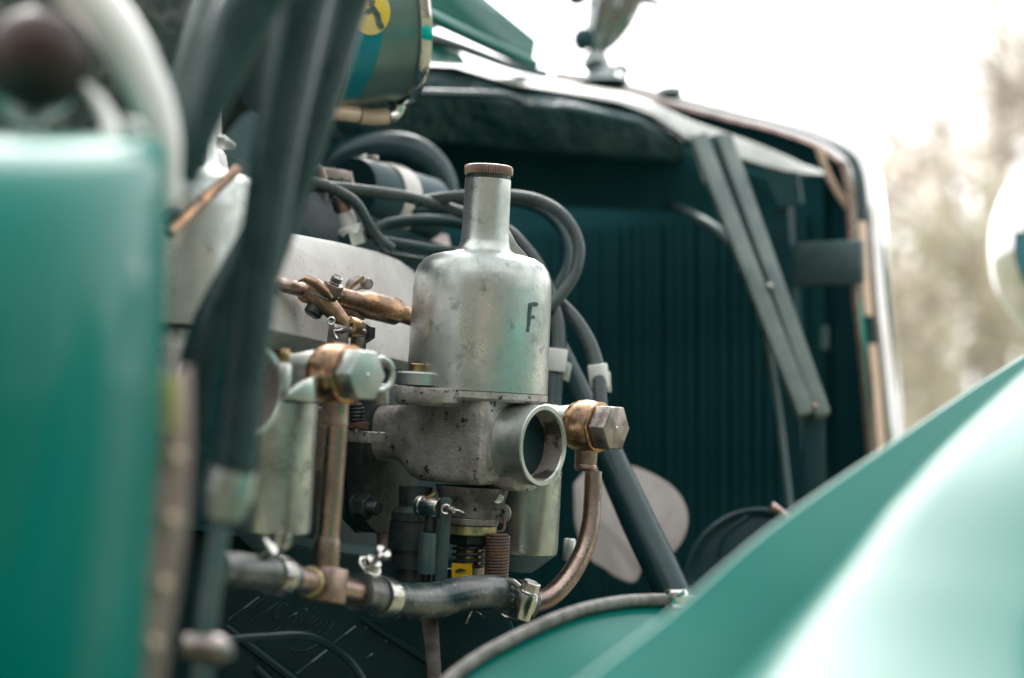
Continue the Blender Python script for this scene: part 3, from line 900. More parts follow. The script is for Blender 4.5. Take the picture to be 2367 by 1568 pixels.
part('screw', tube([P(832, 362, 1.43), P(838, 380, 1.43), P(834, 398, 1.43)], [px(16, 1.43), px(13, 1.43), px(11, 1.43)], 14), 'satin', cl_)
part('screw_housing', box(P(860, 372, 1.43), Rv, Uv, Fv, px(16, 1.43), px(11, 1.43), .006), 'steel', cl_, bevel=.002)

# spark plug and lead bracket
lb = thing('lead_bracket', 'grey metal bracket clip holding the black ignition leads', 'bracket', P(745, 430, 1.36))
part('clip', tube([P(728, 384, 1.35), P(742, 400, 1.35), P(748, 440, 1.35), P(742, 500, 1.35), P(736, 540, 1.35)], px(10, 1.35), 10, 6, flat=.5), 'dull', lb)
part('plate', box(P(775, 404, 1.365), (Rv + Fv * .4 - Uv * .12).normalized(), Uv, Fv, px(34, 1.36), px(12, 1.36), .004), 'pinkish', lb, bevel=.001)
part('block', box(P(772, 432, 1.37), Rv, Uv, Fv, px(26, 1.37), px(22, 1.37), .008), 'link', lb, bevel=.002)
part('clip', tube([P(806, 398, 1.37), P(812, 430, 1.37), P(808, 455, 1.37)], px(7, 1.37), 10, 4), 'dull', lb)
part('post', bar(P(716, 440, 1.36), P(722, 545, 1.35), px(38, 1.36), .012, Rv), 'black', lb)
sp = thing('spark_plug', 'spark plug with white ceramic and copper cap above the pale cover', 'spark plug', P(805, 520, 1.33))
sa = (Uv + Rv * -.30 - Fv * .15).normalized()
so_ = P(812, 540, 1.33)
part('hex_base', hexa(so_ - sa * .008, sa, px(58, 1.33), .010), 'steel', sp)
part('ceramic', lathe(so_, sa, [(px(30, 1.33), 0), (px(30, 1.33), .004), (px(20, 1.33), .006), (px(22, 1.33), .010), (px(18, 1.33), .0155)], 20), 'white', sp)
part('terminal_cap', lathe(so_, sa, [(px(18, 1.33), .0155), (px(23, 1.33), .017), (px(24, 1.33), .023), (px(18, 1.33), .027), (px(7, 1.33), .028)], 20), 'copper', sp)

# ignition leads
G = 'black ignition leads over the engine'


def lead(pts, d0, d1, lab, w=14, mat='lead'):
    n = len(pts)
    return single('ignition_lead', tube([P(u, v, d0 + (d1 - d0) * i / (n - 1)) for i, (u, v) in enumerate(pts)], px(w, (d0 + d1) / 2), 14, 8), mat, lab, 'cable', G)


lead([(640, 396), (720, 420), (775, 440), (822, 470), (850, 515), (876, 552), (905, 575)], 1.30, 1.34, 'ignition lead bending steeply down right of the spark plug', 13)
lead([(700, 428), (790, 436), (860, 444), (940, 456), (1010, 474), (1075, 494), (1140, 512)], 1.33, 1.40, 'ignition lead running straight from the bracket to the carburettor neck', 14)
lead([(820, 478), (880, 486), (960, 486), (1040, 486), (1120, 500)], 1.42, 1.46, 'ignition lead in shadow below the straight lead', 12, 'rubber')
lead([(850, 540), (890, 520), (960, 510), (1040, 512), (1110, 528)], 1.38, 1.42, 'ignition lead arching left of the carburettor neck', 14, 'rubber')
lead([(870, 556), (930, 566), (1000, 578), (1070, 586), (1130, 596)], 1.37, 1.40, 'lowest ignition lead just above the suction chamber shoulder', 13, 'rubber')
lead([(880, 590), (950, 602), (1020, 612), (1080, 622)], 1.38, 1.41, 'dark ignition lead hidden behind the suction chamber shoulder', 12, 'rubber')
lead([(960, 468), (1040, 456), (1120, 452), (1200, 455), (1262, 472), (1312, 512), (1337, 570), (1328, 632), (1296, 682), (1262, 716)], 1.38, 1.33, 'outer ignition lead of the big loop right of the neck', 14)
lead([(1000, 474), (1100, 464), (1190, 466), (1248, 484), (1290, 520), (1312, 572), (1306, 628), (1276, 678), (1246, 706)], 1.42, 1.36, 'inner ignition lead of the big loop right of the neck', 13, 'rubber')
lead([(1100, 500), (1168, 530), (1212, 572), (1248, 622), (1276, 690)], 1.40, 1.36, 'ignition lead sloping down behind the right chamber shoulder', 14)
l1 = lead([(1272, 696), (1288, 745), (1292, 800), (1285, 860), (1280, 930), (1276, 990)], 1.34, 1.31, 'ignition lead with white tag beside the suction chamber', 17)
l2 = lead([(1280, 690), (1325, 735), (1360, 790), (1380, 850), (1386, 910), (1388, 980)], 1.35, 1.31, 'ignition lead with white tag above the front hexagon bolt', 17)
for l, (ua, va), (ub, vb), fl, dd in ((l1, (1290, 806), (1284, 858), [(1298, 830), (1322, 842), (1314, 884), (1292, 872)], 1.32), (l2, (1380, 842), (1386, 896), [(1386, 852), (1410, 860), (1413, 908), (1388, 902)], 1.325)):
    pa, pb = P(ua, va, dd), P(ub, vb, dd)
    s = part('white_tag', tube([pa, pb], px(23, dd), 20, 1), 'white', l, bevel=.0008)
    fq = [P(*q, dd + .012) for q in fl]
    part('tag_flag', prism(fq, Fv * .0016), 'white', s, bevel=.0004)
    cen = sum(fq, Vector()) / 4
    part('faint_print', prism([cen + (q - cen) * .42 - Fv * .0008 for q in fq], Fv * .0004), 'print', s)

# ------------------------------------------------------------------ the front carburettor
OC = P(1102, 905, 1.2)


def K(b, e, u):
    return OC + Bc * b + Ec * e + Uc * u


fc = thing('carburettor', 'front carburettor with tall silver suction chamber marked F', 'carburettor', K(0, 0, -.11), 'pair of carburettors')
prof = [(.0405, .0), (.0434, .0), (.0434, .004), (.0430, .03), (.0426, .062), (.0420, .0695), (.0402, .0752), (.0370, .0795), (.0320, .0825), (.0255, .0842), (.0205, .0850), (.0178, .0862),
        (.0160, .0885), (.0150, .093), (.0145, .10), (.0142, .1305), (.0125, .131)]
ch = part('suction_chamber', lathe(OC, Uc, prof, 72), 'satin', fc, 50)
part('oil_collar', lathe(OC, Uc, [(.0130, .1305), (.0138, .1312), (.0138, .1335), (.012, .1338)], 40), 'iron', fc)
part('damper_cap', lathe(OC, Uc, [(.0132, .1328), (.0149, .1332), (.0151, .1345), (.0151, .1375), (.0147, .1386), (.0128, .1392), (.002, .1396)], 120, rad=lambda k, n: 1.0 if k % 2 else .955), 'copper', fc, 20)
# small rib on the neck
part('neck_rib', prism([K(.009, .0085, .086), K(.020, .019, .0845), K(.0145, .0138, .092), K(.0105, .0100, .101), K(.009, .0085, .102)], (Bc * -.7 + Ec * .7) * .004), 'satin', ch, bevel=.0006)


def hit_ch(u, v, lift=.00012):
    dr = (P(u, v, 1) - CAMPOS).normalized()
    w = CAMPOS - OC
    a1_ = dr - Uc * dr.dot(Uc)
    b1_ = w - Uc * w.dot(Uc)
    A, B_, C_ = a1_.dot(a1_), 2 * a1_.dot(b1_), b1_.dot(b1_) - (.04315 + lift) ** 2
    D = max(0.0, B_ * B_ - 4 * A * C_)
    return CAMPOS + dr * ((-B_ - math.sqrt(D)) / (2 * A))


fm = [[(1224, 701), (1234, 698.5), (1243, 700), (1244, 707), (1236, 709), (1230, 708)], [(1224, 701), (1230.5, 708), (1228, 722), (1221, 722)], [(1221, 722), (1228, 722), (1226.5, 741), (1220.5, 741)],
      [(1227.4, 731), (1231, 728.5), (1235.5, 731), (1237, 737.5), (1231, 737), (1226.7, 739)], [(1220.5, 741), (1226.5, 741), (1224, 758), (1218.5, 758)], [(1218.5, 758), (1224, 758), (1223, 767), (1219.5, 769), (1217, 766)]]
part('letter_f', decal(fm, hit_ch), 'ink', ch)
# body casting
def rrect(b, eh, u0, u1, r, n=8):
    pts = []
    for (ce, cu, a0) in ((eh - r, u1 - r, 0), (-eh + r, u1 - r, 90), (-eh + r, u0 + r, 180), (eh - r, u0 + r, 270)):
        for i in range(n):
            a_ = R(a0 + 90 * i / (n - 1))
            pts.append((b, ce + r * math.cos(a_), cu + r * math.sin(a_)))
    return pts


keys = [(-.066, .0215, -.047, -.011, .011), (-.058, .0205, -.0450, -.0120, .011), (-.048, .0215, -.0460, -.0110, .011), (-.038, .0250, -.0500, -.0060, .011), (-.029, .0292, -.0545, -.0020, .009),
        (-.020, .0310, -.0560, -.0005, .007), (-.008, .0313, -.0560, -.0003, .0055), (.008, .0313, -.0560, -.0003, .0055), (.020, .0313, -.0560, -.0003, .0055), (.027, .0308, -.0555, -.0010, .0055), (.0305, .0285, -.053, -.003, .006)]
ks = [Vector(k[:3]) for k in keys]
secs = []
N_ = 5
for i in range(len(keys) - 1):
    for s in range(N_):
        t = s / N_
        k = [keys[i][j] + (keys[i + 1][j] - keys[i][j]) * t for j in range(5)]
        secs.append([K(*p) for p in rrect(*k)])
secs.append([K(*p) for p in rrect(*keys[-1])])
body = part('body', loft(secs), 'cast', fc, 40)
part('top_flange', lathe(OC, Uc, [(.030, -.0062), (.0415, -.0058), (.0436, -.0042), (.0436, -.0004), (.030, -.0004)], 64), 'cast', fc)
# fixing ears with brass screw
eo = K(-.012, -.0445, 0)
part('chamber_ear', lathe(eo, Uc, [(.0112, .0012), (.0122, .0018), (.0122, .0085), (.0112, .0096), (.003, .0096)], 32), 'satin', fc)
part('body_ear', loft([[eo + (Bc * math.cos(a_) * sx + Ec * math.sin(a_) * (1.0 if math.sin(a_) < 0 else 1.6)) * s + Bc * (.0 if math.cos(a_) < 0 else off) + Uc * h for a_ in [2 * math.pi * i / 28 for i in range(28)]]
                       for s, h, sx, off in ((.0100, -.0105, 1, .010), (.0120, -.0092, 1, .013), (.0126, -.0078, 1, .015), (.0127, -.0006, 1, .016), (.0122, .0004, 1, .016))]), 'cast', fc, 50)
so_ = eo + Uc * .0096
scw = part('fixing_screw', lathe(so_, Uc, [(.0046, 0), (.0049, .0004), (.0049, .0044), (.0043, .0051), (.002, .0051)], 24), 'brass', fc)
part('slot', box(so_ + Uc * .0050, (Bc + Ec * .6).normalized(), Uc.cross((Bc + Ec * .6).normalized()), Uc, .0049, .0006, .0004), 'iron', scw)
# intake mouth
mo = K(.0285, 0, -.0305)
part('intake_mouth', lathe(mo, Bc, [(.0252, 0), (.0244, .0018), (.0240, .004), (.0242, .0215), (.0244, .0228), (.0240, .0236), (.0215, .0236), (.0209, .0230), (.0206, .022)], 64, cap=False), 'satin', fc)
part('bore', lathe(mo, Bc, [(.0206, .0225), (.0204, .016), (.0203, .0095)], 56, cap=False), 'soot', fc)
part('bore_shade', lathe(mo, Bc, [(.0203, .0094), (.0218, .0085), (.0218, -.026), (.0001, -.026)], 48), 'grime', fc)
part('mouth_collar', lathe(mo, Bc, [(.0262, -.002), (.0268, .0008), (.0252, .0022)], 56, cap=False), 'cast', fc)
part('mouth_foot', loft([[mo + Bc * b + Ec * e + Uc * u for e, u in ((-.014, -.018), (.014, -.018), (.013, -.0262), (.008, -.0282), (-.008, -.0282), (-.013, -.0262))] for b in (-.012, .012)]), 'cast', fc, 30, .002)
# manifold flange, its stud and spring
def fl(b0, b1, pts):
    return loft([[K(b, e, u) for e, u in pts] for b in (b0, b1)])


part('flange', fl(-.078, -.064, [(-.030, .002), (.030, .002), (.030, -.050), (.024, -.083), (.012, -.092), (-.012, -.092), (-.024, -.083), (-.030, -.050)]), 'iron', fc, 30, .002)
part('gasket', fl(-.0812, -.0785, [(-.031, .003), (.031, .003), (.031, -.051), (.025, -.084), (.012, -.093), (-.012, -.093), (-.025, -.084), (-.031, -.051)]), 'rubber', fc)
nx = P(838, 1172, 1.19)
part('flange_washer', lathe(nx - Bc * .0035, Bc, [(.0092, 0), (.0092, .0015)], 28), 'iron', fc)
part('flange_nut', hexa(nx - Bc * .002, Bc, .0135, .0075, Uc), 'iron', fc)
part('stud', lathe(nx, Bc, [(.0043, 0), (.0043, .0115), (.0036, .0125)], 20), 'iron', fc)
sc = P(826, 936, 1.19)
part('idle_spring', coil(sc - Uc * .011, Uc, .0038, .00095, 5, .011), 'iron', fc)
part('idle_screw', tube([sc + Uc * .002, sc - Uc * .017], .0021, 12, 1), 'dull', fc)
part('idle_lug', box(P(826, 983, 1.19), Bc, Ec, Uc, .006, .004, .0021), 'rust', fc, bevel=.0005)
part('lug', box(P(838, 1010, 1.195), Bc, Ec, Uc, .012, .008, .0035), 'cast', fc, bevel=.001)
part('lug', box(P(745, 962, 1.18), Bc, Ec, Uc, .007, .006, .0055), 'cast', fc, bevel=.002)
part('idle_lug', box(P(742, 985, 1.18), Bc, Ec, Uc, .008, .006, .0022), 'bronze', fc, bevel=.0005)
# underside: jet housing
d = 1.185
jo = P(1092, 1125, d)
part('jet_boss', lathe(jo, -Uc, [(px(86, d), 0), (px(80, d), .005), (px(72, d), .010), (px(67, d), .016), (px(65, d), .0180), (px(62, d), .0186), (px(64, d), .0192), (px(64, d), .0226), (px(60, d), .0232)], 48), 'grimy_shaded', fc)
part('jet_ring', lathe(jo, -Uc, [(px(58, d), .0230), (px(61, d), .0234), (px(61, d), .0283), (px(58, d), .0290), (px(40, d), .0290)], 48), 'gold', fc)
part('jet_nut', hexa(jo - Uc * .0290, -Uc, px(92, d), .0062, Bc), 'iron', fc)
part('jet_stem', lathe(jo, -Uc, [(px(30, d), .035), (px(30, d), .0480), (px(33, d), .0482)], 28), 'brass', fc)
part('jet_spring', coil(jo - Uc * .0362, -Uc, px(37, d), px(4.2, d), 3.1, .0115), 'iron', fc)
jn = part('adjusting_nut', hexa(jo - Uc * .0478, -Uc, px(66, d), .013, Ec), 'dull', fc)
ya = [P(1044, 1303, d - .014), P(1091, 1305, d - .0118), P(1091, 1340, d - .0118), P(1044, 1340, d - .014)]
part('yellow_patch', prism(ya, Fv * .004), 'yellow', jn)
sm = [P(1052, 1318, d - .0145), P(1064, 1314, d - .0142), P(1078, 1318, d - .0136), P(1066, 1322, d - .0142), P(1055, 1324, d - .0145)]
part('black_smudge', prism(sm, Fv * .001), 'iron', jn)
# left lower dark damper cylinder
do = P(962, 1125, 1.19)
dd = 1.19
part('lower_cylinder', lathe(do, -Uc, [(px(40, dd), 0), (px(38, dd), .012), (px(54, dd), .0155), (px(54, dd), .0205), (px(52, dd), .0212), (px(57, dd), .0214), (px(59, dd), .038), (px(48, dd), .0384), (px(48, dd), .0495), (px(36, dd), .050),
                                      (px(36, dd), .062)], 40), 'iron', fc)
# choke lever, clevis, cotter pin
lv = thing('choke_link', 'dark flat choke link with clevis pin under the front carburettor', 'link', P(1010, 1250, 1.15))
dl = 1.155
ba = (Bc * .9 + Uv * -.05).normalized()
bo = P(992, 1172, dl)
part('boss', lathe(bo - ba * .006, ba, [(.0046, -.002), (.0062, -.0015), (.0062, .001), (.0056, .0015), (.0062, .004), (.0062, .0135), (.0058, .0145), (.002, .0145)], 28), 'steel', lv)
part('flat_bar', loft([[P(u - w, v, dl - .008), P(u + w, v, dl - .010), P(u + w, v, dl - .004), P(u - w, v, dl - .002)] for u, v, w in ((1031, 1150, 9), (1031, 1156, 13), (1030, 1180, 13.5), (1026, 1232, 13.5), (1018, 1345, 14), (1012, 1420, 14))]), 'link', lv, 30, .0006)
part('sleeve', lathe(P(991, 1232, dl - .006), (P(986, 1326, dl - .006) - P(991, 1232, dl - .006)), [(px(21, dl), 0), (px(22, dl), .001), (px(22, dl), px(93, dl)), (px(12, dl), px(94, dl))], 28), 'link', lv)
part('rod', tube([P(986, 1320, dl), P(984, 1420, dl)], px(13, dl), 12, 1), 'iron', lv)
part('neck', tube([P(998, 1190, dl), P(994, 1236, dl)], px(16, dl), 12, 1), 'iron', lv)
part('clevis_pin', lathe(P(1034, 1178, dl - .013), ba, [(px(7, dl), -.004), (px(9, dl), 0), (px(9, dl), .004), (px(7, dl), .0048)], 20), 'dull', lv)
part('cotter_pin', join(torus(P(1030, 1177, dl - .015), (-Fv + Rv * .3).normalized(), px(10, dl), px(2.6, dl), 24, 8), tube([P(1040, 1179, dl - .015), P(1058, 1180, dl - .016), P(1072, 1186, dl - .016)], px(2.6, dl), 8)), 'wire', lv)
part('tab', prism([P(982, 1150, dl - .004), P(1004, 1138, dl - .004), P(1006, 1142, dl - .004), P(990, 1156, dl - .004)], Fv * .002), 'brass', lv)
# right lug and extension spring
part('spring_lug', lathe(P(1158, 1186, 1.195), -Fv, [(.0062, 0), (.0062, .002), (.0058, .0025)], 24), 'cast', fc)
part('lug_eye', lathe(P(1157, 1184, 1.191), -Fv, [(.0024, .0), (.0024, .0012)], 20), 'core', fc)
part('cap_lug', loft([[P(u, v, d_) for u, v in ((1130, 1130), (1166, 1130), (1168, 1160), (1160, 1176), (1146, 1182), (1136, 1172))] for d_ in (1.172, 1.19)]), 'grimy_shaded', fc, 30, .0015)
part('plug', lathe(P(1149.5, 1151, 1.172), (-Fv + Bc * .2).normalized(), [(px(14, d), 0), (px(14, d), .001), (px(12, d), .0016), (px(9, d), .0011), (px(2, d), .0011)], 28), 'satin', fc)
es = thing('return_spring', 'rust brown coiled return spring beside the front float bowl', 'spring', P(1148, 1285, 1.17))
sa0, sa1 = P(1151, 1234, 1.172), P(1146, 1345, 1.172)
part('coils', coil(sa0, sa1 - sa0, px(25.5, 1.17), px(3.7, 1.17), 15.6, (sa1 - sa0).length, 8, 22), 'rust', es)
part('hook', tube([P(1158, 1188, 1.186), P(1163, 1200, 1.178), P(1166, 1216, 1.174), P(1160, 1228, 1.172), P(1148, 1230, 1.172)], px(3.6, 1.17), 8, 6), 'rust', es)


# float bowl, lid arm, banjo union with hexagon bolt: one builder for both carburettors
def float_side(t, hexc, bowl_off_b, bowl_r, bowl_top, bowl_len, af, clean, xh=None):
    bo_ = hexc - Bc * bowl_off_b + Uc * bowl_top
    part('float_bowl', lathe(bo_, -Uc, [(bowl_r * .94, -.0005), (bowl_r, 0), (bowl_r, .004), (bowl_r * 1.0, bowl_len - .003), (bowl_r * .97, bowl_len), (bowl_r * .55, bowl_len + .008), (bowl_r * .3, bowl_len + .012)], 48), 'satin', t)
    part('bowl_lid', lathe(bo_, Uc, [(bowl_r * 1.02, .001), (bowl_r * 1.06, .0015), (bowl_r * 1.06, .004), (bowl_r * .9, .006), (bowl_r * .4, .007)], 40), 'satin', t)
    s0 = hexc - Bc * (bowl_off_b - .004)
    e0 = hexc - Bc * .0325
    part('lid_arm', loft([[c + (Ec * math.cos(a_) + Uc * math.sin(a_)) * r_ for a_ in [2 * math.pi * i / 32 for i in range(32)]] for c, r_ in ((s0, .0095), (s0.lerp(e0, .35), .0105), (s0.lerp(e0, .6), .0118), (e0.lerp(s0, .12), .0128), (e0, .0128))]), 'satin', t)
    part('fibre_washer', lathe(hexc - Bc * .0325, Bc, [(.0133, 0), (.0137, .0004), (.0137, .0016), (.0133, .002)], 40), 'brass', t)
    bj = part('banjo', lathe(hexc - Bc * .0305, Bc, [(.0134, -.001), (.0150, .0002), (.0161, .0035), (.0167, .0075), (.0164, .0115), (.0155, .0150), (.0150, .0165), (.0135, .0168)], 48), 'bronze', t)
    part('copper_washer', lathe(hexc - Bc * .0137, Bc, [(.0146, 0), (.0156, .0005), (.0156, .0015), (.0146, .0021)], 48), 'bronze', t)
    part('hexagon_bolt', join(lathe(hexc - Bc * .0116, Bc, [(.0125, 0), (.0125, .0008)], 40), hexa(hexc - Bc * .0110, Bc, af, .0110, xh or Ec, .045)), 'dull' if not clean else 'plated', t, bevel=.0004)
    part('bolt_dimple', lathe(hexc + Bc * .00005, Bc, [(.0014, 0), (.0010, .0003), (.0002, .0004)], 16), 'steel', t)


hexF = P(1425, 990, 1.2)
float_side(fc, hexF, .066, .0222, .006, .088, .0262, False)
part('bowl_stud', lathe(P(1316, 1245, 1.25), -Uc, [(.0035, 0), (.0042, .001), (.0042, .014)], 16), 'satin', fc)

# ------------------------------------------------------------------ the rear carburettor (nearer, half hidden by the struts)
hexR = P(850, 868, 1.023)
rcb = thing('carburettor', 'rear carburettor with green tinted hexagon bolt, partly hidden by struts', 'carburettor', P(650, 1100, 1.0), 'pair of carburettors')
float_side(rcb, hexR, .062, .0215, -.0165, .070, .0256, True)
mr = P(583, 900, .985)
part('intake_mouth', lathe(mr - Bc * .030, Bc, [(.0252, 0), (.0240, .002), (.0240, .0275), (.0243, .0290), (.0240, .0300), (.0212, .0300), (.0206, .0290), (.0203, 0)], 64, cap=False), 'satin', rcb)
part('bore', lathe(mr - Bc * .05, Bc, [(.0203, 0), (.0203, .048)], 48, cap=False), 'soot', rcb)
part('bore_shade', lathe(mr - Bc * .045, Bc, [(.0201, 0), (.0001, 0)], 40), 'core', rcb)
part('body', box(mr - Bc * .055 + Uc * .002, Bc, Ec, Uc, .025, .031, .028), 'cast', rcb, bevel=.005)
part('suction_chamber', lathe(mr - Bc * .055 + Uc * .031, Uc, [(.043, 0), (.0425, .06), (.040, .072), (.033, .079), (.0205, .0825), (.0165, .086), (.0145, .096), (.0142, .128)], 56), 'satin', rcb, 50)
scr = P(657, 838, .985)
part('screw_lug', lathe(scr - Uc * .010, Uc, [(.0036, -.004), (.0038, 0), (.0038, .008), (.0030, .0095)], 20), 'satin', rcb)
part('lid_screw', lathe(scr, Uc, [(.0024, 0), (.0027, .0005), (.0028, .0052), (.0022, .0064), (.001, .0066)], 20), 'brass', rcb)
part('bowl_shoulder', loft([[P(662, 905, .985), P(725, 868, 1.0), P(728, 935, 1.0), P(662, 922, .985)], [P(690, 880, 1.02), P(735, 868, 1.02), P(735, 930, 1.02), P(690, 925, 1.02)]]), 'satin', rcb, 30, .002)
eyo = P(879, 866, 1.045)
part('eye_ring', torus(eyo, (Bc * .8 - Fv * .2).normalized(), .0086, .0016, 32, 10), 'satin', rcb)
part('side_casting', loft([[P(735, 948, 1.10), P(760, 948, 1.10), P(760, 1010, 1.10), P(735, 1010, 1.10)], [P(730, 1090, 1.10), P(758, 1090, 1.10), P(752, 1170, 1.10), P(726, 1170, 1.10)]]), 'rust', rcb, 30, .001)
part('eye_lug', box(P(884, 912, 1.06), Rv, Uv, Fv, px(13, 1.06), px(24, 1.06), .004), 'cast', rcb, bevel=.001)

# ------------------------------------------------------------------ fuel pipes, hoses and clips
fp = thing('fuel_pipe', 'curved copper fuel pipe dropping from the front hexagon bolt', 'pipe', P(1360, 1240, 1.18), 'copper fuel pipes')
bj0 = hexF - Bc * .0215
dq = 1.205
part('nozzle', lathe(bj0 - Uc * .011, -Uc, [(px(30, dq), 0), (px(27, dq), .003), (px(26, dq), .011), (px(25, dq), .0125), (px(26.5, dq), .0132), (px(26.5, dq), .0150), (px(22, dq), .0165)], 32), 'copper', fp)
pt = [P(1371, 1090, dq), P(1369, 1150, dq - .002), P(1364, 1215, dq - .006), P(1345, 1280, dq - .012), P(1308, 1342, dq - .02), P(1262, 1384, dq - .028), P(1205, 1400, dq - .035)]
part('pipe', tube(pt, [px(20, dq), px(20.5, dq), px(21.5, dq), px(22.5, dq), px(23.5, dq), px(24, dq), px(24, dq)], 24, 8), 'copper', fp)
rp = thing('fuel_pipe', 'straight copper fuel pipe dropping from the rear hexagon bolt to a tee', 'pipe', P(740, 1350, 1.02), 'copper fuel pipes')
rj = hexR - Bc * .0215
d = 1.02
part('nozzle', lathe(rj - Uc * .011, -Uc, [(px(36, d), 0), (px(33, d), .003), (px(32, d), .013), (px(33, d), .0138), (px(33, d), .016), (px(25, d), .0175)], 32), 'copper', rp)
part('pipe', tube([P(777, 985, d), P(768, 1110, d), P(757, 1250, d)], px(26, d), 24, 6), 'copper', rp)
part('socket', tube([P(757, 1240, d), P(755, 1262, d), P(750, 1340, d)], [px(27, d), px(31, d), px(31, d)], 24, 4), 'copper', rp)
tA, tB = P(655, 1332, .985), P(850, 1374, 1.065)
tt = (tB - tA).normalized()
part('tee_pipe', tube([tA, tB], px(29, 1.02), 24, 1), 'copper', rp)
part('tee_collar', tube([P(716, 1346, 1.01) - tt * .002, P(716, 1346, 1.01) + tt * .0022], px(36, 1.02), 24, 1), 'gold', rp, bevel=.0008)
part('tee_block', box(P(752, 1352, 1.02), tt, (Uv - tt * Uv.dot(tt)).normalized(), tt.cross((Uv - tt * Uv.dot(tt)).normalized()), .0088, .0092, .0086), 'copper', rp, bevel=.0012)
single('fuel_hose', tube([P(500, 1312, .94), P(560, 1318, .955), P(620, 1327, .975), P(672, 1338, .992)], px(41, .96), 24, 6), 'worn', 'short black fuel hose left of the copper tee', 'hose', 'black fuel hoses')
single('fuel_hose', tube([P(824, 1368, 1.055), P(868, 1378, 1.075), P(930, 1390, 1.095), P(1000, 1388, 1.115), P(1075, 1373, 1.13), P(1140, 1370, 1.15), P(1185, 1384, 1.16), P(1222, 1398, 1.168)], px(43, 1.1), 28, 8), 'worn',
       'worn black fuel hose curving below the front carburettor', 'hose', 'black fuel hoses')


def clip(lab, c, ax, r, w, n_screw, up):
    t = thing('hose_clip', lab, 'hose clip', c, 'steel hose clips')
    part('band', band(c, ax, r, w, .0010, 48), 'steel', t)
    return t


hd = (P(930, 1390, 1.095) - P(824, 1368, 1.055)).normalized()
c1 = clip('steel hose clip with slotted screw on the left end of the curved hose', P(883, 1380, 1.079), hd, px(44, 1.08), .0115, 1, Uv)
part('saddle', box(P(866, 1326, 1.07), hd, Uv, Fv, .006, px(12, 1.07), .006), 'steel', c1, bevel=.0008)
wa = (Rv * .50 + Uv * .62 - Fv * .35).normalized()
wo = P(852, 1312, 1.06)
part('worm_housing', tube([wo - wa * .004, wo + wa * .006], px(20, 1.06), 18, 1), 'steel', c1, bevel=.0006)
part('housing_loop', torus(wo + wa * .001, wa, px(27, 1.06), px(4, 1.06), 28, 8), 'steel', c1)
sh_ = P(880, 1282, 1.05)
part('screw_shank', tube([wo, sh_], px(8, 1.05), 12, 1), 'steel', c1)
wx, wy, wz = ortho(wa, Uv - Rv)
for s in (-1, 1):
    hv = []
    for i in range(13):
        a_ = math.pi * i / 12
        hv.append(sh_ + wx * (s * (.0008 + px(15, 1.05) * math.sin(a_))) + wy * (px(18, 1.05) * math.cos(a_)))
    part('screw_head', prism(hv, wa * .0032), 'steel', c1, bevel=.0004)
hd2_ = (P(672, 1338, .992) - P(560, 1318, .955)).normalized()
c2 = clip('slotted steel hose clip on the short hose beside the copper tee', P(640, 1330, .982), hd2_, px(43, .98), .0095, 1, Uv)
part('worm_housing', tube([P(612, 1282, .965), P(628, 1268, .962)], px(16, .965), 16, 1), 'steel', c2)
part('housing_loop', torus(P(621, 1262, .962), (Rv * .8 + Uv * .4).normalized(), px(22, .96), px(5, .96), 28, 8), 'steel', c2)
for i in range(7):
    a_ = R(-20 + 14 * i)
    x_, y_, z_ = ortho(hd2_, -Fv)
    dv = x_ * math.cos(a_) + y_ * math.sin(a_) * (-1)
    part('band_slot', box(P(640, 1330, .982) + dv * (px(43, .98) + .00105), dv, z_.cross(dv), z_, .0003, .0005, .003), 'dull', c2)
for s in (-1, 1):
    hv = []
    for i in range(13):
        a_ = math.pi * i / 12
        hv.append(P(656, 1247, .955) + (Rv - Uv * .15) * (s * (.0008 + px(15, .955) * math.sin(a_))) + (Uv + Rv * .2) * (px(22, .955) * math.cos(a_)))
    part('screw_head', prism(hv, -(Rv * .35 + Uv * .3 - Fv) * .003), 'steel', c2, bevel=.0004)
hd3 = (P(1222, 1398, 1.168) - P(1150, 1373, 1.152)).normalized()
c3 = clip('bright hose clip with hexagon screw where hose meets copper pipe', P(1196, 1389, 1.163), hd3, px(44, 1.16), .0095, 1, Uv)
wb = (Uv * .9 + Rv * .34 - Fv * .12).normalized()
part('worm_housing', tube([P(1203, 1432, 1.148), P(1219, 1372, 1.148)], px(22, 1.148), 20, 1), 'steel', c3, bevel=.0008)
part('hex_screw', join(hexa(P(1221, 1367, 1.147), wb, px(38, 1.147), .0062, Rv), lathe(P(1220, 1370, 1.147), wb, [(px(21, 1.147), 0), (px(22, 1.147), .0008), (px(20, 1.147), .0016)], 24)), 'steel', c3)
part('band_tail', tube([P(1168, 1342, 1.15), P(1184, 1345, 1.148), P(1200, 1358, 1.146)], px(8, 1.15), 10, 5, flat=.5), 'steel', c3)
single('steel_strap', loft([[P(u - w, v, d_), P(u + w, v, d_ - .002), P(u + w, v, d_ + .003), P(u - w, v, d_ + .004)] for u, v, w, d_ in ((990, 1405, 20, 1.13), (994, 1450, 19, 1.12), (1000, 1510, 17, 1.11), (1006, 1600, 15, 1.10))]), 'strap',
       'weathered flat steel strap hanging below the curved hose', 'strap', bevel=.0006)
single('thin_cable', tube([P(430, 1500, 1.02), P(520, 1480, 1.04), P(620, 1472, 1.06), P(705, 1470, 1.075), (P(760, 1492, 1.085)), P(810, 1530, 1.09), P(850, 1590, 1.09)], px(10, 1.06), 12, 8), 'rubber', 'thin black cable crossing the black crankcase at the bottom', 'cable')
single('bracket_plate', box(P(955, 1458, 1.3), Rv, Uv, Fv, px(45, 1.3), px(16, 1.3), .004), 'dull', 'grey plate in shadow left of the steel strap', 'plate', bevel=.002)
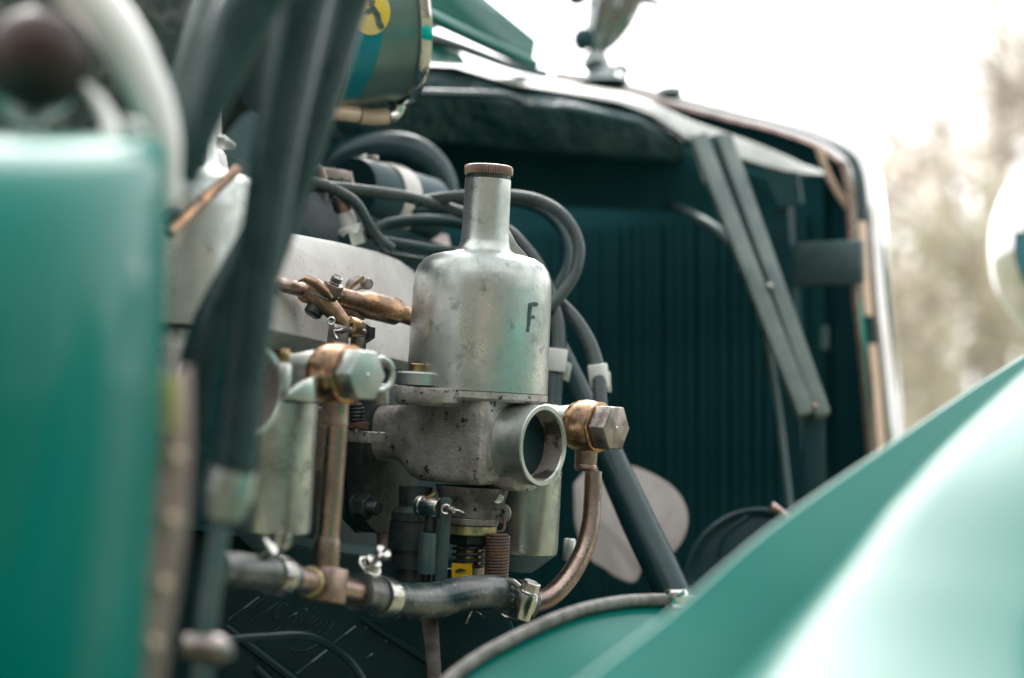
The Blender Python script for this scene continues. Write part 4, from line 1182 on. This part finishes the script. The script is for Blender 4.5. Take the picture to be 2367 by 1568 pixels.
single('split_pin', join(tube([P(1090, 1412, 1.17), P(1082, 1428, 1.165), P(1076, 1442, 1.165)], px(2.5, 1.17), 6), tube([P(1098, 1410, 1.17), P(1110, 1420, 1.165), P(1122, 1428, 1.165)], px(2.5, 1.17), 6)), 'dull', 'split pin legs poking out below the curved hose', 'pin')
single('bowl_bracket', prism([P(868, 1225, 1.28), P(905, 1132, 1.28), P(925, 1128, 1.28), P(925, 1160, 1.28), P(905, 1330, 1.27), P(880, 1340, 1.27)], Fv * .004), 'dull', 'grey bracket plate behind the flange of the front carburettor', 'bracket', bevel=.001)

# ------------------------------------------------------------------ throttle linkage
tl = thing('throttle_linkage', 'bronze throttle linkage with shafts, clamp lever and forked joint', 'linkage', P(780, 700, 1.19))
s0, s1 = P(560, 636, 1.135), P(722, 676, 1.18)
part('shaft', tube([s0, s1], px(17.5, 1.16), 22, 1), 'shaft', tl)
q0, q1, q2, q3 = P(752, 680, 1.193), P(846, 703, 1.222), P(914, 721, 1.243), P(960, 736, 1.258)
ta = (q2 - q0).normalized()
part('shaft_sleeve', lathe(q0, ta, [(px(23.5, 1.2), 0), (px(24, 1.2), (q1 - q0).length - .008), (px(30, 1.22), (q1 - q0).length - .003), (px(32, 1.23), (q1 - q0).length + .001), (px(32, 1.23), (q2 - q0).length - .001), (px(29, 1.24), (q2 - q0).length + .0005)], 36), 'bronze', tl)
part('shaft_end', tube([q2, q3], px(21, 1.24), 20, 1), 'bronze', tl)
part('return_plate', prism([P(788, 712, 1.235), P(830, 722, 1.235), P(846, 734, 1.235), P(842, 740, 1.235), P(800, 744, 1.235), P(786, 736, 1.235)], Fv * .003), 'dull', tl)
# clamp lever: two halves round the shaft, arm down to the fork
sa_ = (s1 - s0).normalized()
cl0 = P(706, 672, 1.176)
lv_ = part('clamp_half', lathe(cl0, sa_, [(px(19, 1.176), -.001), (px(27, 1.176), -.0005), (px(29, 1.176), .001), (px(29, 1.176), .0095), (px(27, 1.176), .011), (px(19, 1.176), .0112)], 36), 'lever', tl)
arm = [(718, 664, 27), (738, 684, 26), (758, 707, 24), (778, 728, 20), (798, 748, 15)]
part('lever_arm', loft([[P(u, v, 1.17) + ((Rv * .74 + Uv * .67) * math.cos(a_) + Fv * .85 * math.sin(a_)) * px(w, 1.17) for a_ in [2 * math.pi * i / 20 for i in range(20)]] for u, v, w in arm]), 'lever', tl, 50)
part('clamp_cap', loft([[P(u, v, 1.163) + ((Rv * .6 + Uv * .8) * math.cos(a_) * .55 + (Fv * .9) * math.sin(a_)) * px(w, 1.16) for a_ in [2 * math.pi * i / 18 for i in range(18)]] for u, v, w in ((690, 650, 9), (706, 643, 16), (732, 655, 21), (756, 675, 19), (768, 690, 9))]), 'lever', tl, 50)
part('joint_line', tube([P(716, 678, 1.150), P(735, 684, 1.149), P(758, 694, 1.149)], px(1.6, 1.15), 6, 4), 'iron', tl)
nb = (Uv * .86 + Rv * .42 - Fv * .3).normalized()
no = P(764, 676, 1.168)
part('washer', lathe(no - nb * .002, nb, [(px(23, 1.168), 0), (px(23, 1.168), .0012)], 28), 'iron', tl)
part('clamp_nut', hexa(no - nb * .0005, nb, px(41, 1.168), .0068, Rv), 'dull', tl, bevel=.0003)
bt_ = part('bolt', lathe(no, nb, [(px(12, 1.168), 0), (px(12, 1.168), .0098), (px(10.5, 1.168), .0105)], 20), 'iron', tl)
part('thread', coil(no + nb * .0064, nb, px(12, 1.168), px(1.8, 1.168), 4, .0042, 6, 18), 'dull', bt_)
part('bolt_head', lathe(P(724, 722, 1.172), (-Uv * .7 - Rv * .4 + -Fv * .2).normalized(), [(px(22, 1.17), -.004), (px(22, 1.17), .001), (px(16, 1.17), .0025)], 24), 'iron', tl)
# second lever behind
part('rear_lever', prism([P(796, 660, 1.245), P(806, 644, 1.245), P(826, 636, 1.245), P(848, 640, 1.245), P(842, 668, 1.24), P(800, 676, 1.24)], Fv * .006), 'dull', tl, bevel=.001)
part('lever_edge', bar(P(808, 668, 1.236), P(842, 640, 1.236), px(7, 1.236), .004, Rv), 'brass', tl)
part('lever_bolt', lathe(P(846, 657, 1.243), (Bc * .9 - Fv * .3).normalized(), [(px(13, 1.24), -.006), (px(13, 1.24), .0025), (px(11.5, 1.24), .0032), (px(10.5, 1.24), .0024)], 24), 'dull', tl)
# forked joint
pe = P(766, 757, 1.158)
pa_ = (P(846, 771, 1.190) - pe).normalized()
part('fork_pin', lathe(pe, pa_, [(px(8, 1.16), 0), (px(10, 1.16), .0008), (px(10, 1.16), .034)], 20), 'dull', tl)
for (u, v, dd_, nm) in ((781, 750, 1.168, 'fork_plate'), (829, 756, 1.19, 'fork_plate')):
    w = 22 if u < 800 else 16
    pl = []
    for i in range(11):
        a_ = math.pi * i / 10
        pl.append(P(u + w * math.cos(a_), v - w * math.sin(a_), dd_))
    lowr = [P(u - w - 8, v + 70, dd_), P(u + w - 8, v + 70, dd_)]
    part(nm, prism(pl + lowr, pa_ * .0032), 'dull', tl, bevel=.0005)
part('eye', lathe(P(801, 755, 1.176), pa_, [(px(18, 1.18), 0), (px(24, 1.18), .001), (px(25, 1.18), .004), (px(24, 1.18), .0085), (px(18, 1.18), .0095)], 28), 'brass', tl)
part('pin_nut', hexa(P(838, 768, 1.192), pa_, px(42, 1.19), .006, Uv), 'iron', tl)
part('cotter_pin', join(torus(P(765, 742, 1.156), (-Fv + Rv * .2).normalized(), px(8, 1.156), px(2.4, 1.156), 24, 8), tube([P(772, 764, 1.153), P(782, 764, 1.153), P(791, 760, 1.154)], px(2.2, 1.15), 8),
                        tube([P(770, 764, 1.153), P(774, 776, 1.153), P(779, 783, 1.153)], px(3.2, 1.15), 8)), 'wire', tl)

# ------------------------------------------------------------------ blurred foreground on the left
sc_ = thing('scuttle_panel', 'large glossy green body panel out of focus at the left edge', 'body panel', P(180, 1400, .62))
ring = []


def sp_sec(v, ur, top=0.0):
    """horizontal section: a broad curve that turns away towards pixel column ur"""
    pts = []
    for k, d_ in ((-900, .500), (-700, .498), (-520, .500), (-400, .506), (-300, .516), (-215, .529), (-150, .543), (-100, .557), (-60, .572), (-32, .586), (-14, .600), (-4, .614), (0, .63), (0, .66)):
        pts.append(P(ur + k, v, d_ + top))
    return smoothpath(pts, 3)


secs = []
for (v, ur, top) in ((311, 336, .24), (313, 346, .13), (316, 358, .078), (320, 368, .058), (328, 376, .047), (342, 382, .040), (366, 386, .0335), (400, 388, .0265), (450, 388, .019), (540, 387, .0105), (660, 385, .0045), (800, 379, .001), (1000, 370, 0), (1200, 356, 0), (1400, 342, 0), (1560, 331, .002), (1750, 318, .006)):
    secs.append(sp_sec(v, ur, top))
part('panel', loft(secs, cap=False, closed=False), 'green', sc_, 70)
hg = thing('riveted_strip', 'out of focus copper coloured strip with round rivets beside the green panel', 'strip', P(380, 1300, .64))
hs = [(424, 850, 14), (416, 960, 24), (408, 1056, 34), (396, 1200, 38), (376, 1352, 38), (354, 1488, 38), (336, 1640, 38)]
part('strip', loft([[P(u - w, v, .645), P(u + w, v, .650), P(u + w, v, .660), P(u - w, v, .655)] for u, v, w in hs]), 'hinge', hg, bevel=.0008)
for u, v in ((406, 1056), (396, 1200), (376, 1352), (353, 1488)):
    part('rivet', ball(P(u, v, .645), px(17, .645), (1, 1, 1), 18, 10), 'peach', hg)
part('yellow_tape', box(P(394, 935, .642), Rv, Uv, Fv, px(17, .64), px(62, .64), .003), 'tape', hg, bevel=.001)
ps = thing('chrome_pipe', 'thick pale polished pipe curving down at the upper left', 'pipe', P(330, 180, .72))
part('pipe', tube([P(120, -90, .70), P(215, 5, .70), P(290, 105, .70), P(344, 215, .70), P(374, 310, .70), P(382, 400, .70), P(384, 470, .70)], [px(62, .7), px(60, .7), px(56, .7), px(50, .7), px(42, .7), px(34, .7), px(30, .7)], 28, 8), 'bright', ps)
lm = thing('side_lamp', 'lamp with chrome ring and brown reflection coloured into its lens in the upper left corner', 'lamp', P(110, 150, .68))
lo_ = P(90, 130, .68)
lx = (-Fv + Rv * .35 + Uv * .25).normalized()
part('lens', lathe(lo_, lx, [(px(118, .68), 0), (px(100, .68), .008), (px(60, .68), .015), (px(4, .68), .018)], 36), 'smoke', lm, 60)  # brown reflection of trees put into the lens colour
part('rim', torus(lo_ - lx * .001, lx, px(122, .68), px(9, .68), 48, 10), 'iron', lm)
part('shell', lathe(lo_, -lx, [(px(120, .68), 0), (px(112, .68), .02), (px(80, .68), .04), (px(10, .68), .05)], 36), 'dull', lm, 60)
part('stalk', tube([P(196, 196, .68), P(226, 232, .675), P(252, 280, .67), P(258, 340, .665)], [px(8, .68), px(14, .68), px(19, .68), px(24, .68)], 16, 6), 'bright', lm)
part('base', ball(P(305, 300, .68), px(30, .68), (1, 1, .9)), 'satin', lm)
single('tweed_cover', prism([P(-120, -60, .96), P(470, -60, .98), P(470, 420, 1.0), P(-120, 420, .98)], Fv * .02), 'board', 'dark mottled bulkhead board behind the side lamp', 'board')
st1 = thing('support_strut', 'thickest dark strut running down the middle of the blurred foreground', 'strut', P(545, 1090, .78), 'dark foreground struts')
part('tube', tube([P(716, -60, .80), P(690, 60, .80), P(640, 330, .795), P(600, 600, .79), P(566, 860, .785), P(540, 1090, .78)], [px(62, .79), px(62, .79), px(58, .79), px(52, .79), px(50, .79), px(50, .79)], 26, 6), 'strut', st1)
part('collar', tube([P(540, 1088, .78), P(528, 1140, .78), P(516, 1196, .78)], [px(56, .78), px(60, .78), px(46, .78)], 24, 4), 'satin', st1)
part('stem', tube([P(512, 1180, .78), P(496, 1300, .775), P(480, 1420, .77), P(462, 1610, .765)], px(25, .775), 20, 5), 'link', st1)
part('foot', tube([P(420, 1492, .76), P(500, 1500, .765), P(520, 1528, .765)], [px(26, .76), px(34, .76), px(22, .76)], 18, 5), 'dull', st1)
single('support_strut', tube([P(826, -60, .84), P(796, 40, .84), P(752, 200, .835), P(704, 360, .83), P(648, 520, .825), P(590, 690, .82)], [px(48, .83), px(46, .83), px(42, .83), px(40, .83), px(40, .83), px(38, .83)], 22, 6), 'strut',
       'dark strut leaning just right of the thickest strut', 'strut', 'dark foreground struts')
single('support_strut', tube([P(622, -60, .76), P(560, 40, .757), P(504, 170, .755), P(452, 310, .75), P(420, 420, .75)], [px(72, .755), px(68, .755), px(58, .755), px(46, .755), px(36, .755)], 22, 6), 'strut',
       'dark tapering strut right of the pale polished pipe', 'strut', 'dark foreground struts')
single('support_strut', tube([P(596, 520, .86), P(545, 640, .86), P(498, 760, .86), P(470, 880, .86), P(462, 1060, .86)], [px(30, .86), px(44, .86), px(58, .86), px(60, .86), px(48, .86)], 22, 6), 'strut',
       'dark wedge shaped strut below the pale casting', 'strut', 'dark foreground struts')
single('grey_post', tube([P(520, -60, .95), P(480, 60, .95), P(440, 200, .95), P(424, 330, .95)], px(52, .95), 18, 5), 'stay', 'dull grey post between polished pipe and dark strut', 'post')
single('brass_rod', tube([P(392, 540, .93), P(450, 482, .95), P(548, 392, .98)], px(13, .95), 12, 3), 'bronze', 'thin orange brass rod slanting across the pale casting', 'rod')
single('top_fitting', join(tube([P(600, -30, .9), P(640, 0, .9), P(668, -20, .9)], px(24, .9), 14, 4), tube([P(700, -30, .9), P(722, 8, .9), P(752, -24, .9)], px(26, .9), 14, 4)), 'pinkish', 'pale pinkish pipe fittings at the top edge above the struts', 'fitting')
